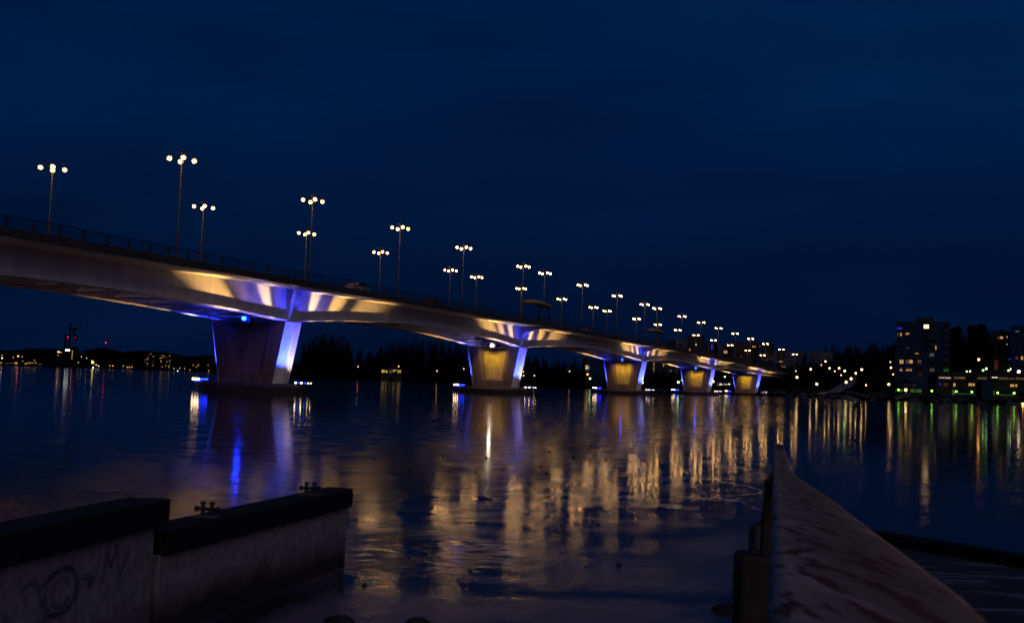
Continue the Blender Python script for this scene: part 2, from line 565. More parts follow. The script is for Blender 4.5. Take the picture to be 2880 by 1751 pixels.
def platform(i, side):
    sp = SPI[i]; z0 = 1.44
    c = bp(sp, side * 8.4, 0)
    a = axis(sp)[2]
    e = empty('floodlight_platform', c, -a)
    sdn = 'lake-facing' if side > 0 else 'far'
    tag(e, 'low steel arm of floodlights at the %s end of the %s bridge pier' % ('near right' if side > 0 else 'far left', ordn[i]), 'floodlight rack', 'floodlight racks at the pier footings')
    m = MB()
    for y in (-.45, .45): m.bar((-1.6, y, 1.36), (1.6, y, 1.36), .1, .14)
    for k in range(7): m.bar((-1.5 + .5 * k, -.45, 1.37), (-1.5 + .5 * k, .45, 1.37), .06)
    for k in (-1.7, 1.7):
        m.bar((k, 0, .2), (k, 0, 1.33), .14)
    m.build('frame', dark_steel, e)
    m = MB(); m.box((-.55, -.53, 1.36), (.9, .03, .07)); m.box((.65, -.53, 1.34), (1.1, .03, .07))
    if side < 0: m.build('blue_lit_gutter', gut_b, e)  # gutter edge glows itself, in place of blue lamp light falling on it
    # six lamp drums
    kinds = ['w', 'w', 'w', 'b', 'b', 'b'] if side < 0 else ['w', 'b', 'w', 'b', 'w', 'w']
    xs = [-1.3, -.85, -.4, .15, .62, 1.05]
    for k in range(6):
        h = MB(); h.tube([(xs[k], -.25, 1.44), (xs[k], -.1, 1.62), (xs[k], .12, 1.75)], [.16, .2, .17], 10)
        hd = h.build('floodlight', dark_steel, e)
        l = MB()
        rr = (.15 if side < 0 else .10) * (1 - .0 * i)
        if side > 0 and k in (1, 3): rr = .07
        if side > 0 and k > 3: rr = .06
        if side < 0 and k > 2: rr = .13
        l.sphere((xs[k], -.3, 1.66), rr, 10, 6)
        l.build('lens', flood_w if kinds[k] == 'w' else flood_b, hd)
    if side > 0:      # arm and lamp added only as a source for the nose beams
        m = MB(); m.bar((-.6, .4, 1.38), (-.6, 2.7, 1.38), .08); m.build('added_lamp_arm', dark_steel, e)
        m = MB(); m.tube([(-.45, 2.7, 1.42), (-.55, 2.7, 1.6)], [.12, .1], 10); m.build('floodlight', dark_steel, e)  # added housing where no floodlight stands
    # beams
    zt = zr(sp) - 2.4
    fs = 1.0 + 0.12 * i
    src = bp(sp, side * 8.6, 1.95)
    if side > 0:
        for ds, col, pw, deg, up in ((-6.6, WHITE, 10, 13, -.6), (-19.5, WARM, 25, 15, .2), (5.8, WHITE, 10, 13, -.6), (12.6, WARM, 16, 12, -.2), (23, WARM, 25, 14, .2), (-12.5, WARM, 15 if i else 1.5, 11.5, -.2)):
            spot(bp(sp + (-.4 if ds < 0 else .4), side * 8.6, 1.95), bp(sp + ds, side * (WO + .25), zr(sp + ds) - 1.93 + up), col, pw * PWR, deg, 1.0)
        for ds in (-15, 14):  # wide soft fill added to brighten the whole web and soffit
            spot(bp(sp, side * 8.6, 1.95), bp(sp + ds, side * (WO + .6), zr(sp + ds) - 2), (1, .66, .56), .75 * PWR, 78, 1.0)
        for ds, pw, deg in ((-2.8, 2.3, 24), (2.8, 2.3, 24), (-11, 3.2, 22), (9.2, 2.0, 16)):
            spot(bp(sp, side * 8.8, 1.95), bp(sp + ds, side * WO, zt + .9), (.08, .06, 1), pw * PWR * (1.0 if i in (0, 5) else .55), deg, 1.0)
        spot(bp(sp + 2.7, side * 7.9, 1.7), bp(sp + .3, side * 5.6, 6.6), (.8, .62, 1), .40 * PWR, 48, 1.0)  # nose flat lit from the added lamp
        spot(bp(sp + 2.7, side * 7.9, 1.7), bp(sp + .3, side * 5.3, 4.4), (1, .85, .95), .25 * PWR, 30, 1.0)
        spot(bp(sp - 1.78, side * 8.3, 1.8), bp(sp - 1.3, side * 5.6, 6.2), BLUE, 3.2 * PWR, 62, 1.0)
    else:
        for ds, col, pw, deg in ((-7, WHITE, 2.2, 13), (-20, WARM, 5, 14), (-13, WHITE, 2.2, 10), (7, WHITE, 2.2, 13), (20, WARM, 5, 14)):
            spot(bp(sp, side * 8.6, 1.95), bp(sp + ds, side * (WO - .1), zr(sp + ds) - depth(sp + ds)), col, pw * PWR, deg, 1.0)
        spot(bp(sp - 1.6, side * 8.4, 1.8), bp(sp - 1.2, side * 5.3, 6), BLUE, 2.0 * PWR, 46, 1.0)
        spot(bp(sp - 1.2, side * 7.4, 1.9), bp(sp - 9, 1.0, zr(sp) - 3), BLUE, 4.5 * PWR, 52, 1.0)
    return e


PWR = 6500.0
for i in range(6):
    platform(i, 1); platform(i, -1)

# lamps under the deck at each pier, washing the recessed panels
for i, sp in enumerate(SPI):
    z1 = ptop(sp)
    hold = bp(sp - 2.6, 0, z1 + .45)
    if i < 4:
        e = empty('marker_lamp', hold, -axis(sp)[2])
        tag(e, 'bright %s lamp hung under the deck above the %s bridge pier' % (['blue', 'white', 'small blue', 'pale blue'][i], ordn[i]), 'lamp', 'lamps hung under the bridge deck')
        m = MB(); m.tube([(0, 0, .1), (0, 0, .9)], .05, 8); m.box((0, .12, .3), (1.3, .5, .12)); m.box((0, .36, -.25), (1.3, .1, 1.1)); m.box((0, .15, -.78), (1.3, .5, .06)); m.build('bracket', dark_steel, e)  # bracket plus hood plates added to keep bulb light off the pier
        m = MB(); m.sphere((0, -.12, -.15), [.33, .33, .3, .33, .3, .3][i], 12, 8)
        m.build('bulb', emis('bulb_glow', [(.004, .022, 1), (1, .78, .62), (.004, .03, 1), (.006, .04, 1)][i], [42, 60, 30, 36][i]), e)
    if 0 < i < 5:
        e = empty('panel_washer', bp(sp - 3.3, 0, z1 + .25), -axis(sp)[2])
        tag(e, 'row of yellow wash lamps over the recessed panel of the %s bridge pier' % ordn[i], 'lamp', 'wash lamps over the pier panels')
        m = MB(); m.bar((-2.3, 0, .12), (2.3, 0, .12), .09)
        for o in (-2.2, 2.2): m.bar((o, 0, .1), (o, 0, .7), .07)
        m.build('rail', dark_steel, e)
        for o in (-1.9, 0, 1.9):
            m = MB(); m.box((o, 0, 0), (.5, .22, .14)); h = m.build('lamp_head', dark_steel, e)
            spot(bp(sp - 3.3, o, z1 + .1), bp(sp - PT / 2 + .7, o * .8, 5.0), (1.0, .62, .03), 820, 104, 1.0)
# lamp posts
def make_lamp():
    e = empty('street_lamp')
    m = MB(); m.tube([(0, 0, -.2), (0, 0, 4), (0, 0, 11.75)], [.13, .11, .07], 10); m.tube([(0, 0, 0), (0, 0, .9)], .17, 10)
    m.sphere((0, 0, 11.95), .07, 8, 6); m.tube([(0, 0, 11.7), (0, 0, 12.15)], .03, 6)
    m.build('pole', pole_m, e, smooth=True)
    for k in range(4):
        a = R(45 + 90 * k); d = Vector((math.cos(a), math.sin(a), 0))
        m = MB()
        pts = []
        for t in range(9):
            u = t / 8; ang = math.pi * u
            pts.append(d * (1.3 * (1 - math.cos(ang)) / 2) + Vector((0, 0, 11.55 + .42 * math.sin(ang) - .12 * u)))
        m.tube(pts, .028, 6); m.tube([d * 1.3 + Vector((0, 0, 11.45)), d * 1.3 + Vector((0, 0, 11.3))], [.05, .12], 8)
        ar = m.build('arm', dark_steel, e, smooth=True)
        g = MB(); g.sphere(d * 1.3 + Vector((0, 0, 11.07)), .29, 14, 10); gb = g.build('globe', globe_m, e, smooth=True)
        g = MB(); g.sphere(d * 1.3 + Vector((0, 0, 11.05)), .165, 10, 7); g.build('bulb', bulb_m, gb, smooth=True)
    return e


NEAR = [-56, -29.1, -2.3, 23.1, 47.5, 77.1, 89.9, 116.0, 144.7, 171.8, 185.5, 216.3, 243.2, 270.8, 300.1, 330.1, 362.2, 399.7, 435.3]
FAR = [-28.0, -0.2, 26.6, 52.0, 83.0, 97.0, 124.5, 154.9, 182.9, 196.5, 229.1, 256.0, 284.2, 313.0, 343.4, 375.2, 412.1, 446.7]
ordw = ['first', 'second', 'third', 'fourth', 'fifth', 'sixth', 'seventh', 'eighth', 'ninth', 'tenth', 'eleventh', 'twelfth', 'thirteenth', 'fourteenth', 'fifteenth', 'sixteenth', 'seventeenth', 'eighteenth', 'nineteenth', 'twentieth']
lp = make_lamp()
first = True
for row, off, nm in ((NEAR[1:], 9.66, 'near'), (FAR, -9.66, 'far')):
    for k, s in enumerate(row):
        o = lp if first else copy_tree(lp)
        first = False
        zz = zr(s) - 1.3
        o.location = bp(s, off, zz)
        o.rotation_euler = (0, 0, -axis(s)[2])
        tag(o, 'four-globe lamp post on the bridge, %s from the left in the %s row' % (ordw[k], nm), 'street lamp', 'four-globe lamp posts along the bridge')

# canopies on the two look-out balconies
for k, sp in enumerate((SPI[1], SPI[2])):
    e = empty('shelter_canopy', bp(sp, 11, zr(sp) - 1.28), -axis(sp)[2])
    inv = e.matrix_basis.inverted()
    tag(e, 'curved shelter canopy on slim posts over the bridge balcony above the %s pier' % ordn[k + 1], 'shelter', 'shelters on the bridge balconies')
    m = MB(); rings = []
    for t in range(15):
        u = t / 14; s = sp - 9.8 + 11.2 * u
        cz = zr(s) + 2.5 + .25 * math.sin(math.pi * u) - .25 * u
        th = .22 + .5 * math.sin(math.pi * min(1, u * .9 + .1)) ** .6
        oc = 10.1 + 1.3 * u; w = 1.2 * (.55 + .45 * math.sin(math.pi * (.12 + .76 * u)))
        ring = []
        for q in range(10):
            an = 2 * math.pi * q / 10
            ring.append(inv @ bp(s, oc + w * math.cos(an), cz + th * (math.sin(an) if math.sin(an) > 0 else .5 * math.sin(an))))
        rings.append(ring)
    m.loft(rings); m.build('roof', roof_m, e, smooth=True, fixn=True)
    for s_, o_ in ((sp - .6, 12.0), (sp - 5.8, 11.8), (sp - 9.2, 9.9)):
        m = MB(); m.bar(inv @ bp(s_, o_, zr(s_) - 1.3), inv @ bp(s_, o_, zr(s_) + 2.45), .2 if o_ > 10 else .09); m.build('post', dark_steel, e)
    m = MB(); m.bar(inv @ bp(sp - 7.2, 11.6, zr(sp) + 2.4), inv @ bp(sp - 5.9, 11.75, zr(sp) + 1.7), .22); m.bar(inv @ bp(sp - 6, 11.75, zr(sp) + 1.95), inv @ bp(sp - .6, 12, zr(sp) + 1.95), .12, .3); m.build('brace', dark_steel, e)
    m = MB(); m.bar(inv @ bp(sp - 5, 10.9, zr(sp) - .75), inv @ bp(sp - 1.5, 10.9, zr(sp) - .75), .45, .08)
    for q in (-4.6, -1.9): m.bar(inv @ bp(sp + q, 10.9, zr(sp) - 1.28), inv @ bp(sp + q, 10.9, zr(sp) - .78), .1)
    m.build('bench', dark_steel, e)


# ------------------------------------------------------------------ cars
car_glass = mat('car_glass', (0.01, 0.01, 0.012), 0.1)
tyre_m = mat('tyre_rubber', (0.02, 0.02, 0.02), 0.8)
rim_m = mat('rim_metal', (0.4, 0.4, 0.42), 0.35, 0.8)
tail_m = emis('tail_light_glow', (1, .03, .02), .12)
head_m = emis('head_light_glow', (1, .85, .6), 1.5)


def car(s, off, label, paint, kind='car', flip=1):
    x, y, a = axis(s)
    e = empty('passenger_car' if kind == 'car' else 'delivery_van', bp(s, off, zr(s) - 1.29), math.pi / 2 - a + (math.pi if flip < 0 else 0))
    tag(e, label, kind, 'cars driving over the bridge')
    if kind == 'car':
        prof = [(-2.2, .35), (-2.22, .8), (-2.05, .98), (-1.6, 1.02), (-1.0, 1.45), (.35, 1.48), (1.1, .98), (1.9, .86), (2.2, .7), (2.22, .35)]
        win = [(-1.4, 1.03), (-.92, 1.4), (.32, 1.42), (.95, 1.03)]; hw_ = .88
    else:
        prof = [(-2.6, .4), (-2.62, 2.0), (-2.5, 2.15), (1.0, 2.15), (1.75, 1.35), (2.5, 1.1), (2.62, .8), (2.62, .4)]
        win = [(.35, 1.35), (.35, 1.95), (.95, 1.98), (1.5, 1.38)]; hw_ = .98
    m = MB(); rings = []
    for yy, sc in ((-hw_, .93), (-hw_ + .1, 1), (hw_ - .1, 1), (hw_, .93)):
        rings.append([Vector((px * (sc if abs(px) > 2 else 1), yy, .35 + (pz - .35) * (sc if pz > 1.1 else 1))) for px, pz in prof])
    m.loft(rings); m.build('body', paint, e, fixn=True)
    for sg in (-1, 1):
        m = MB(); m.loft([[Vector((px, sg * (hw_ - .05), pz)) for px, pz in win], [Vector((px, sg * (hw_ + .012), pz)) for px, pz in win]]); m.build('side_window', car_glass, e, fixn=True)
        m = MB(); m.box((2.2, sg * .62, .72), (.06, .3, .14)); m.build('headlight', head_m, e)
        m = MB(); m.box((-2.23 if kind == 'car' else -2.63, sg * .66, .84), (.05, .22, .16)); m.build('tail_light', tail_m, e)
        for px in (-1.35, 1.4):
            m = MB(); m.tube([(px, sg * (hw_ - .2), .32), (px, sg * (hw_ + .01), .32)], .32, 18); w = m.build('wheel', tyre_m, e)
            m = MB(); m.tube([(px, sg * (hw_ + .0), .32), (px, sg * (hw_ + .025), .32)], .2, 14); m.build('rim', rim_m, w)
    return e


car(13.2, 8.2, 'pale beige car behind the railing just right of the nearest pier', mat('beige_paint', (.40, .33, .25), .4, .2), 'car')
car(42, 6.6, 'dark car on the bridge between the nearest and second piers', mat('dark_paint', (.05, .03, .03), .35, .3), 'car')
car(129, 6.6, 'reddish car on the bridge between the second and third piers', mat('red_brown_paint', (.30, .10, .05), .35, .2), 'car')

# ------------------------------------------------------------------ lake surface
m = bpy.data.materials.new('lake_ice'); m.use_nodes = True
t = m.node_tree; b = t.nodes['Principled BSDF']
tc = t.nodes.new('ShaderNodeTexCoord')


def noise(scale, det, sx=1, sy=1, dist=0.0):
    mp = t.nodes.new('ShaderNodeMapping'); mp.inputs['Scale'].default_value = (sx, sy, 1)
    n = t.nodes.new('ShaderNodeTexNoise'); n.inputs['Scale'].default_value = scale; n.inputs['Detail'].default_value = det; n.inputs['Distortion'].default_value = dist
    t.links.new(tc.outputs['Object'], mp.inputs[0]); t.links.new(mp.outputs[0], n.inputs['Vector'])
    return n.outputs[0]


def mrange(src, a, b_, c, d):
    q = t.nodes.new('ShaderNodeMapRange'); q.inputs[1].default_value = a; q.inputs[2].default_value = b_; q.inputs[3].default_value = c; q.inputs[4].default_value = d
    t.links.new(src, q.inputs[0]); return q.outputs[0]


patch = mrange(noise(0.22, 7, 1, .75, 1.2), .40, .58, 0, 1)      # frosted refrozen sheets / clear ice
big = noise(0.035, 4, 1, .5, .6)
sepn = t.nodes.new('ShaderNodeSeparateXYZ'); t.links.new(tc.outputs['Object'], sepn.inputs[0])
nearf = mrange(sepn.outputs['Y'], 15.5, 25, 1, 0)                   # thick frosted ice only along this shore
mul = t.nodes.new('ShaderNodeMath'); mul.operation = 'MULTIPLY'; t.links.new(patch, mul.inputs[0]); t.links.new(nearf, mul.inputs[1])
mx = t.nodes.new('ShaderNodeMix'); mx.data_type = 'RGBA'; mx.inputs[6].default_value = (.018, .02, .03, 1); mx.inputs[7].default_value = (.16, .13, .15, 1)
t.links.new(mul.outputs[0], mx.inputs[0]); t.links.new(mx.outputs[2], b.inputs['Base Color'])
r1 = mrange(big, .35, .65, .065, .105)
r2 = mrange(noise(0.9, 5, 1, 1, .5), .4, .6, -.02, .05)
ad = t.nodes.new('ShaderNodeMath'); ad.operation = 'ADD'; t.links.new(r1, ad.inputs[0]); t.links.new(r2, ad.inputs[1])
ad2 = t.nodes.new('ShaderNodeMath'); ad2.operation = 'MULTIPLY_ADD'; t.links.new(mul.outputs[0], ad2.inputs[0]); ad2.inputs[1].default_value = .16; t.links.new(ad.outputs[0], ad2.inputs[2])
pud = mrange(noise(.42, 6, 1, 1.9, .8), .60, .63, 0, -.06)      # smooth dark melt puddles
nearp = mrange(sepn.outputs['Y'], 14, 60, 1, 0)
pm = t.nodes.new('ShaderNodeMath'); pm.operation = 'MULTIPLY'; t.links.new(pud, pm.inputs[0]); t.links.new(nearp, pm.inputs[1])
pa = t.nodes.new('ShaderNodeMath'); pa.operation = 'ADD'; pa.use_clamp = True; t.links.new(ad2.outputs[0], pa.inputs[0]); t.links.new(pm.outputs[0], pa.inputs[1])
pmx = t.nodes.new('ShaderNodeMath'); pmx.operation = 'MAXIMUM'; t.links.new(pa.outputs[0], pmx.inputs[0]); pmx.inputs[1].default_value = .03
t.links.new(pmx.outputs[0], b.inputs['Roughness'])
b.inputs['IOR'].default_value = 1.33
# bump: fine ripples, wind ridges, sheet edges
h1 = noise(2.2, 8, .22, 1.3, .4); h2 = noise(20, 4, .5, 1.2); h3 = patch
s1 = t.nodes.new('ShaderNodeMath'); s1.operation = 'MULTIPLY_ADD'; t.links.new(h1, s1.inputs[0]); s1.inputs[1].default_value = .0029
s2 = t.nodes.new('ShaderNodeMath'); s2.operation = 'MULTIPLY'; t.links.new(h2, s2.inputs[0]); t.links.new(mrange(noise(.30, 5, 1, 1.4, 1.0), .45, .62, .0003, .0022), s2.inputs[1])
t.links.new(s2.outputs[0], s1.inputs[2])
s3 = t.nodes.new('ShaderNodeMath'); s3.operation = 'MULTIPLY_ADD'; t.links.new(h3, s3.inputs[0]); s3.inputs[1].default_value = .006; t.links.new(s1.outputs[0], s3.inputs[2])
fade = mrange(sepn.outputs['Y'], 12, 55, 1.0, .02)
# slushy broken patch beside the mole where the lamps glint
gl_p = at_z(1046, 1545, 0)
vd = t.nodes.new('ShaderNodeVectorMath'); vd.operation = 'DISTANCE'; t.links.new(tc.outputs['Object'], vd.inputs[0]); vd.inputs[1].default_value = (gl_p.x, gl_p.y, 0)
vo = t.nodes.new('ShaderNodeTexVoronoi'); vo.feature = 'DISTANCE_TO_EDGE'; vo.inputs['Scale'].default_value = .055
wv = t.nodes.new('ShaderNodeVectorMath'); wv.operation = 'ADD'; nv = t.nodes.new('ShaderNodeTexNoise'); nv.inputs['Scale'].default_value = .12; nv.inputs['Detail'].default_value = 6
sv = t.nodes.new('ShaderNodeVectorMath'); sv.operation = 'SCALE'; sv.inputs['Scale'].default_value = 14.0
t.links.new(tc.outputs['Object'], nv.inputs['Vector']); t.links.new(nv.outputs['Color'], sv.inputs[0]); t.links.new(sv.outputs[0], wv.inputs[0]); t.links.new(tc.outputs['Object'], wv.inputs[1]); t.links.new(wv.outputs[0], vo.inputs['Vector'])
crack = mrange(vo.outputs['Distance'], 0, .0035, .012, 0)
cadd = t.nodes.new('ShaderNodeMath'); cadd.operation = 'ADD'; t.links.new(s3.outputs[0], cadd.inputs[0]); t.links.new(crack, cadd.inputs[1])
ring = mrange(vd.outputs['Value'], 1.5, 2.8, 1, 0)
wr = mrange(noise(1.6, 6, .8, 1.1, 1.5), .44, .54, 0, 1)
sm = t.nodes.new('ShaderNodeMath'); sm.operation = 'MULTIPLY'; t.links.new(ring, sm.inputs[0]); t.links.new(wr, sm.inputs[1])
fine = noise(30, 3, .8, 1.1)
sf = t.nodes.new('ShaderNodeMath'); sf.operation = 'MULTIPLY'; t.links.new(sm.outputs[0], sf.inputs[0]); t.links.new(fine, sf.inputs[1])
s4 = t.nodes.new('ShaderNodeMath'); s4.operation = 'MULTIPLY_ADD'; t.links.new(sf.outputs[0], s4.inputs[0]); s4.inputs[1].default_value = .012; t.links.new(cadd.outputs[0], s4.inputs[2])
rsub = t.nodes.new('ShaderNodeMath'); rsub.operation = 'MULTIPLY_ADD'; t.links.new(sm.outputs[0], rsub.inputs[0]); rsub.inputs[1].default_value = -.08; t.links.new(pmx.outputs[0], rsub.inputs[2])
rmx = t.nodes.new('ShaderNodeMath'); rmx.operation = 'MAXIMUM'; t.links.new(rsub.outputs[0], rmx.inputs[0]); rmx.inputs[1].default_value = .03
t.links.new(rmx.outputs[0], b.inputs['Roughness'])
bpn = t.nodes.new('ShaderNodeBump'); bpn.inputs['Distance'].default_value = 1.0
t.links.new(fade, bpn.inputs['Strength'])
t.links.new(s4.outputs[0], bpn.inputs['Height']); t.links.new(bpn.outputs[0], b.inputs['Normal'])
lake_m = m
mb = MB(); mb.add([(-2500, -60, 0), (2500, -60, 0), (2500, 3000, 0), (-2500, 3000, 0)], [(0, 1, 2, 3)])
o = mb.build('lake', lake_m); o['kind'] = 'structure'

# ------------------------------------------------------------------ ground: far shores, one sheet
SH = [(-60, 900), (-35, 1000), (-26.5, 1090), (-18, 1380), (-14.9, 1400), (-14.2, 700), (-12.5, 640), (-8, 650), (-2, 620), (0, 600), (2, 560), (8, 540), (12, 505), (15, 470), (20, 475), (26, 500), (60, 480)]
HL = [(-60, 38), (-30, 30), (-24, 36), (-20, 44), (-15, 34), (-13, 12), (-4, 10), (2, 8), (9, 11), (15, 17), (19, 17), (22, 20), (60, 20)]
HR = [(-60, 2600), (-16, 2700), (-13, 1100), (2, 900), (9, 760), (15, 700), (60, 700)]


def shore(a): return interp(a, SH) + 9 * math.sin(a * 3.1) + 5 * math.sin(a * 7.7 + 1)


def ground_z(x, y):
    a = math.degrees(math.atan2(x, y)); r = math.hypot(x, y)
    sh = shore(a); H = interp(a, HL); RR = interp(a, HR)
    if r < sh: return -2.2
    d = r - sh
    if d < 12: return -2.2 + 3.8 * (d / 12) ** .7
    u = min(1, (d - 12) / max(50, RR - sh))
    return 1.6 + H * (u ** 1.2) * (1 + .10 * math.sin(a * 2.3 + 1) + .05 * math.sin(a * 9))


m = bpy.data.materials.new('shore_ground'); m.use_nodes = True
t = m.node_tree; b = t.nodes['Principled BSDF']; tc = t.nodes.new('ShaderNodeTexCoord')
n1 = mrange(noise(0.22, 9, .5, 1.6, .8), .545, .60, 0, 1)
geo = t.nodes.new('ShaderNodeSeparateXYZ'); t.links.new(tc.outputs['Object'], geo.inputs[0])
lowz0 = mrange(geo.outputs['Z'], 1.5, 6, 1, .0); easts = mrange(geo.outputs['X'], 60, 120, 0, 1)
lz = t.nodes.new('ShaderNodeMath'); lz.operation = 'MULTIPLY'; t.links.new(lowz0, lz.inputs[0]); t.links.new(easts, lz.inputs[1]); lowz = lz.outputs[0]
mu = t.nodes.new('ShaderNodeMath'); mu.operation = 'MULTIPLY'; t.links.new(n1, mu.inputs[0]); t.links.new(lowz, mu.inputs[1])
mx = t.nodes.new('ShaderNodeMix'); mx.data_type = 'RGBA'; mx.inputs[6].default_value = (.004, .0035, .0035, 1); mx.inputs[7].default_value = (.17, .17, .21, 1)
t.links.new(mu.outputs[0], mx.inputs[0]); t.links.new(mx.outputs[2], b.inputs['Base Color']); b.inputs['Roughness'].default_value = .95; b.inputs['Specular IOR Level'].default_value = 0
ground_m = m
mb = MB(); rings = []
AZ = [-60 + .5 * k for k in range(241)]
offs = [0, 3, 6, 9, 12, 16, 22, 30, 42, 60, 85, 120, 170, 240, 340, 480, 700, 1000, 1500, 2200, 3500, 6000]
for a in AZ:
    ring = []
    for d in [-400] + offs:
        r = max(5, shore(a) + d); x = r * math.sin(R(a)); y = r * math.cos(R(a))
        zz = ground_z(x, y) if d >= 0 else -2.2
        if d >= 3: zz += random.uniform(-.25, .35)
        ring.append(Vector((x, y, zz)))
    rings.append(ring)
mb.loft(rings, closed=False)
# lake bed towards and behind the camera
o = mb.build('ground', ground_m, smooth=True, fixn=True); o['kind'] = 'structure'
mb = MB(); mb.add([(-3000, -3000, -2.3), (3000, -3000, -2.3), (3000, 6000, -2.3), (-3000, 6000, -2.3)], [(0, 1, 2, 3)])
o = mb.build('lake_bed', ground_m); o['kind'] = 'structure'

# road climbing the hill on the right shore
road_m = mat('snowy_road', (.24, .21, .22), .9, noise=.85, nscale=.35)
mb = MB(); rings = []
def hit(x, y):
    d = ray(x, y); Y = 380.0
    while Y < 900:
        p = Vector((0, 0, CAMZ)) + d * (Y / d.y)
        if ground_z(p.x, p.y) >= p.z: return p
        Y += 1.5
    return p


for (x, y, w) in [(2300, 1109, 3), (2330, 1106, 5), (2352, 1099, 9), (2368, 1091, 12), (2385, 1082, 13), (2398, 1073, 12), (2408, 1064, 10), (2416, 1060, 8)]:
    a_, b_ = hit(x - w, y - .35 * w), hit(x + w, y + .25 * w)
    a_.z = ground_z(a_.x, a_.y) + .5; b_.z = ground_z(b_.x, b_.y) + .5
    rings.append([a_, b_, b_ - Vector((0, 0, 1.5)), a_ - Vector((0, 0, 1.5))])
mb.loft(rings)
o = mb.build('hill_road', road_m, fixn=True); o['kind'] = 'structure'

# ------------------------------------------------------------------ buildings
wall_pale = mat('pale_render', (.085, .09, .13), .85, spec=.0, noise=.15, nscale=.15)
wall_grey = mat('grey_render', (.020, .034, .080), .85, spec=.0, noise=.15, nscale=.15)
wall_dark = mat('dark_cladding', (.012, .011, .013), .8, noise=.2, nscale=.2)
wall_brown = mat('brown_brick', (.03, .02, .018), .85, noise=.3, nscale=.3)
far_wall = mat('far_wall', (.008, .008, .01), .9, spec=.0)
glass_m = mat('unlit_glass', (.012, .014, .02), .15)
balc_m = mat('balcony_front', (.008, .008, .012), .6)
slab_m = mat('balcony_slab', (.11, .11, .15), .8)
EM = {'w': emis('window_warm', (1, .50, .12), .55), 'y': emis('window_yellow', (1, .66, .08), .55), 'd': emis('window_dim', (1, .55, .22), .07), 'W': emis('window_white', (1, .92, .7), 1.1),
      'b': emis('window_blue', (.02, .03, 1), .8), 'g': emis('window_green', (.22, .9, .06), .07), 'c': emis('window_cool', (.5, .7, .75), .12), 'o': emis('window_orange', (1, .4, .08), .6),
      'r': emis('window_red', (1, .12, .05), .035), 'S': emis('sign_white', (.85, .97, 1.0), 3.0), 'v': emis('window_glare', (1, .62, .25), 3.5), 'n': glass_m, 'k': balc_m, 's': slab_m}


def bld(name, label, x0, x1, yt, yb, Rr, dep, wm, wins=(), group=None, cat='building', extra=None, zbase=None):
    xc = (x0 + x1) / 2; az = math.atan((xc - CXP) / FPX + .0)
    p = at(xc, yb, Rr * math.cos(az))
    z_b = p.z if zbase is None else zbase
    d = math.hypot(p.x, p.y)
    e = empty(name, (p.x, p.y, z_b), -math.atan2(p.x, p.y))
    tag(e, label, cat, group)
    k = p.y / FPX
    kw = k * math.cos(math.atan2(p.x, p.y))
    hzc = lambda px, py: CAMZ + (hz(px) + 0.0 - py) * k - z_b
    uu = lambda px, py=None: (px - xc) * kw
    top = hzc(xc, yt)
    m = MB(); w = (x1 - x0) * kw
    m.box((0, dep / 2, (top - 4) / 2), (w, dep, top + 4))
    m.box((0, dep / 2, top + .15), (w + .5, dep + .5, .3))
    m.build('wall', wm, e)
    for wn in wins:
        a, b_, c, d_, kk = wn[:5]
        u0, u1 = uu(a), uu(b_); v1, v0 = hzc((a + b_) / 2, c), hzc((a + b_) / 2, d_)
        m = MB(); nm = {'k': 'balcony', 's': 'balcony_slab', 'S': 'sign'}.get(kk, 'window')
        t_ = .9 if kk in 'k' else (1.0 if kk == 's' else .08)
        m.box(((u0 + u1) / 2, -t_ / 2 + .02, (v0 + v1) / 2), (u1 - u0, t_, v1 - v0))
        wo = m.build(nm, EM[kk], e)
        if kk not in 'ksS' and (u1 - u0) > 1.6 and Rr < 800:
            m = MB(); m.box(((u0 + u1) / 2, -.07, (v0 + v1) / 2), (.12, .06, v1 - v0)); m.build('mullion', balc_m, wo)
    if extra: extra(e, k, uu, hzc, top)
    return e


def T(x, y): return 2480 + x / 5.35, 870 + y / 5.35


def TW(L):
    return [(T(a, 0)[0], T(b_, 0)[0], T(0, c)[1], T(0, d)[1], k) for a, b_, c, d, k in L]


# right-hand tower (tall block)
wins = [(218, 290, 215, 262, 'n'), (218, 290, 262, 282, 'b'), (222, 245, 345, 385, 'd'), (268, 290, 345, 390, 'w'), (355, 402, 240, 284, 'n'), (350, 406, 345, 366, 'w'), (350, 380, 366, 385, 'd'), (355, 400, 452, 498, 'n'), (358, 404, 570, 596, 'd'),
        (625, 698, 228, 284, 'v'), (622, 690, 300, 590, 'n'), (800, 815, 545, 606, 'w'), (715, 780, 662, 712, 'c'), (720, 785, 885, 930, 'd'), (925, 1000, 885, 940, 'g')]  # tall mid-wall strip is a dark stand-in for the shaded recess
for k in range(6):
    y = 290 + k * 113
    wins += [(212, 294, y, y + 30, 'k')] if y < 560 else []
    wins += [(700, 792, y - 10, y + 22, 'k'), (702, 790, y + 24, y + 30, 's'), (918, 1010, y + 5, y + 36, 'k'), (920, 1008, y + 38, y + 43, 's'), (925, 1000, y - 50, y - 8, 'n'), (712, 782, y - 62, y - 16, 'n')] if y < 930 else []


def tower_extra(e, k, uu, hzc, top):
    m = MB(); a, b_ = uu(T(495, 0)[0]), uu(T(770, 0)[0]); m.box(((a + b_) / 2, 5, top + 1.3), (b_ - a, 6, 2.4)); m.build('plant_room', wall_dark, e)
    m = MB(); m.bar((b_ - 1, 4, top), (b_ - 1, 4, top + 5), .18); m.build('aerial', dark_steel, e)


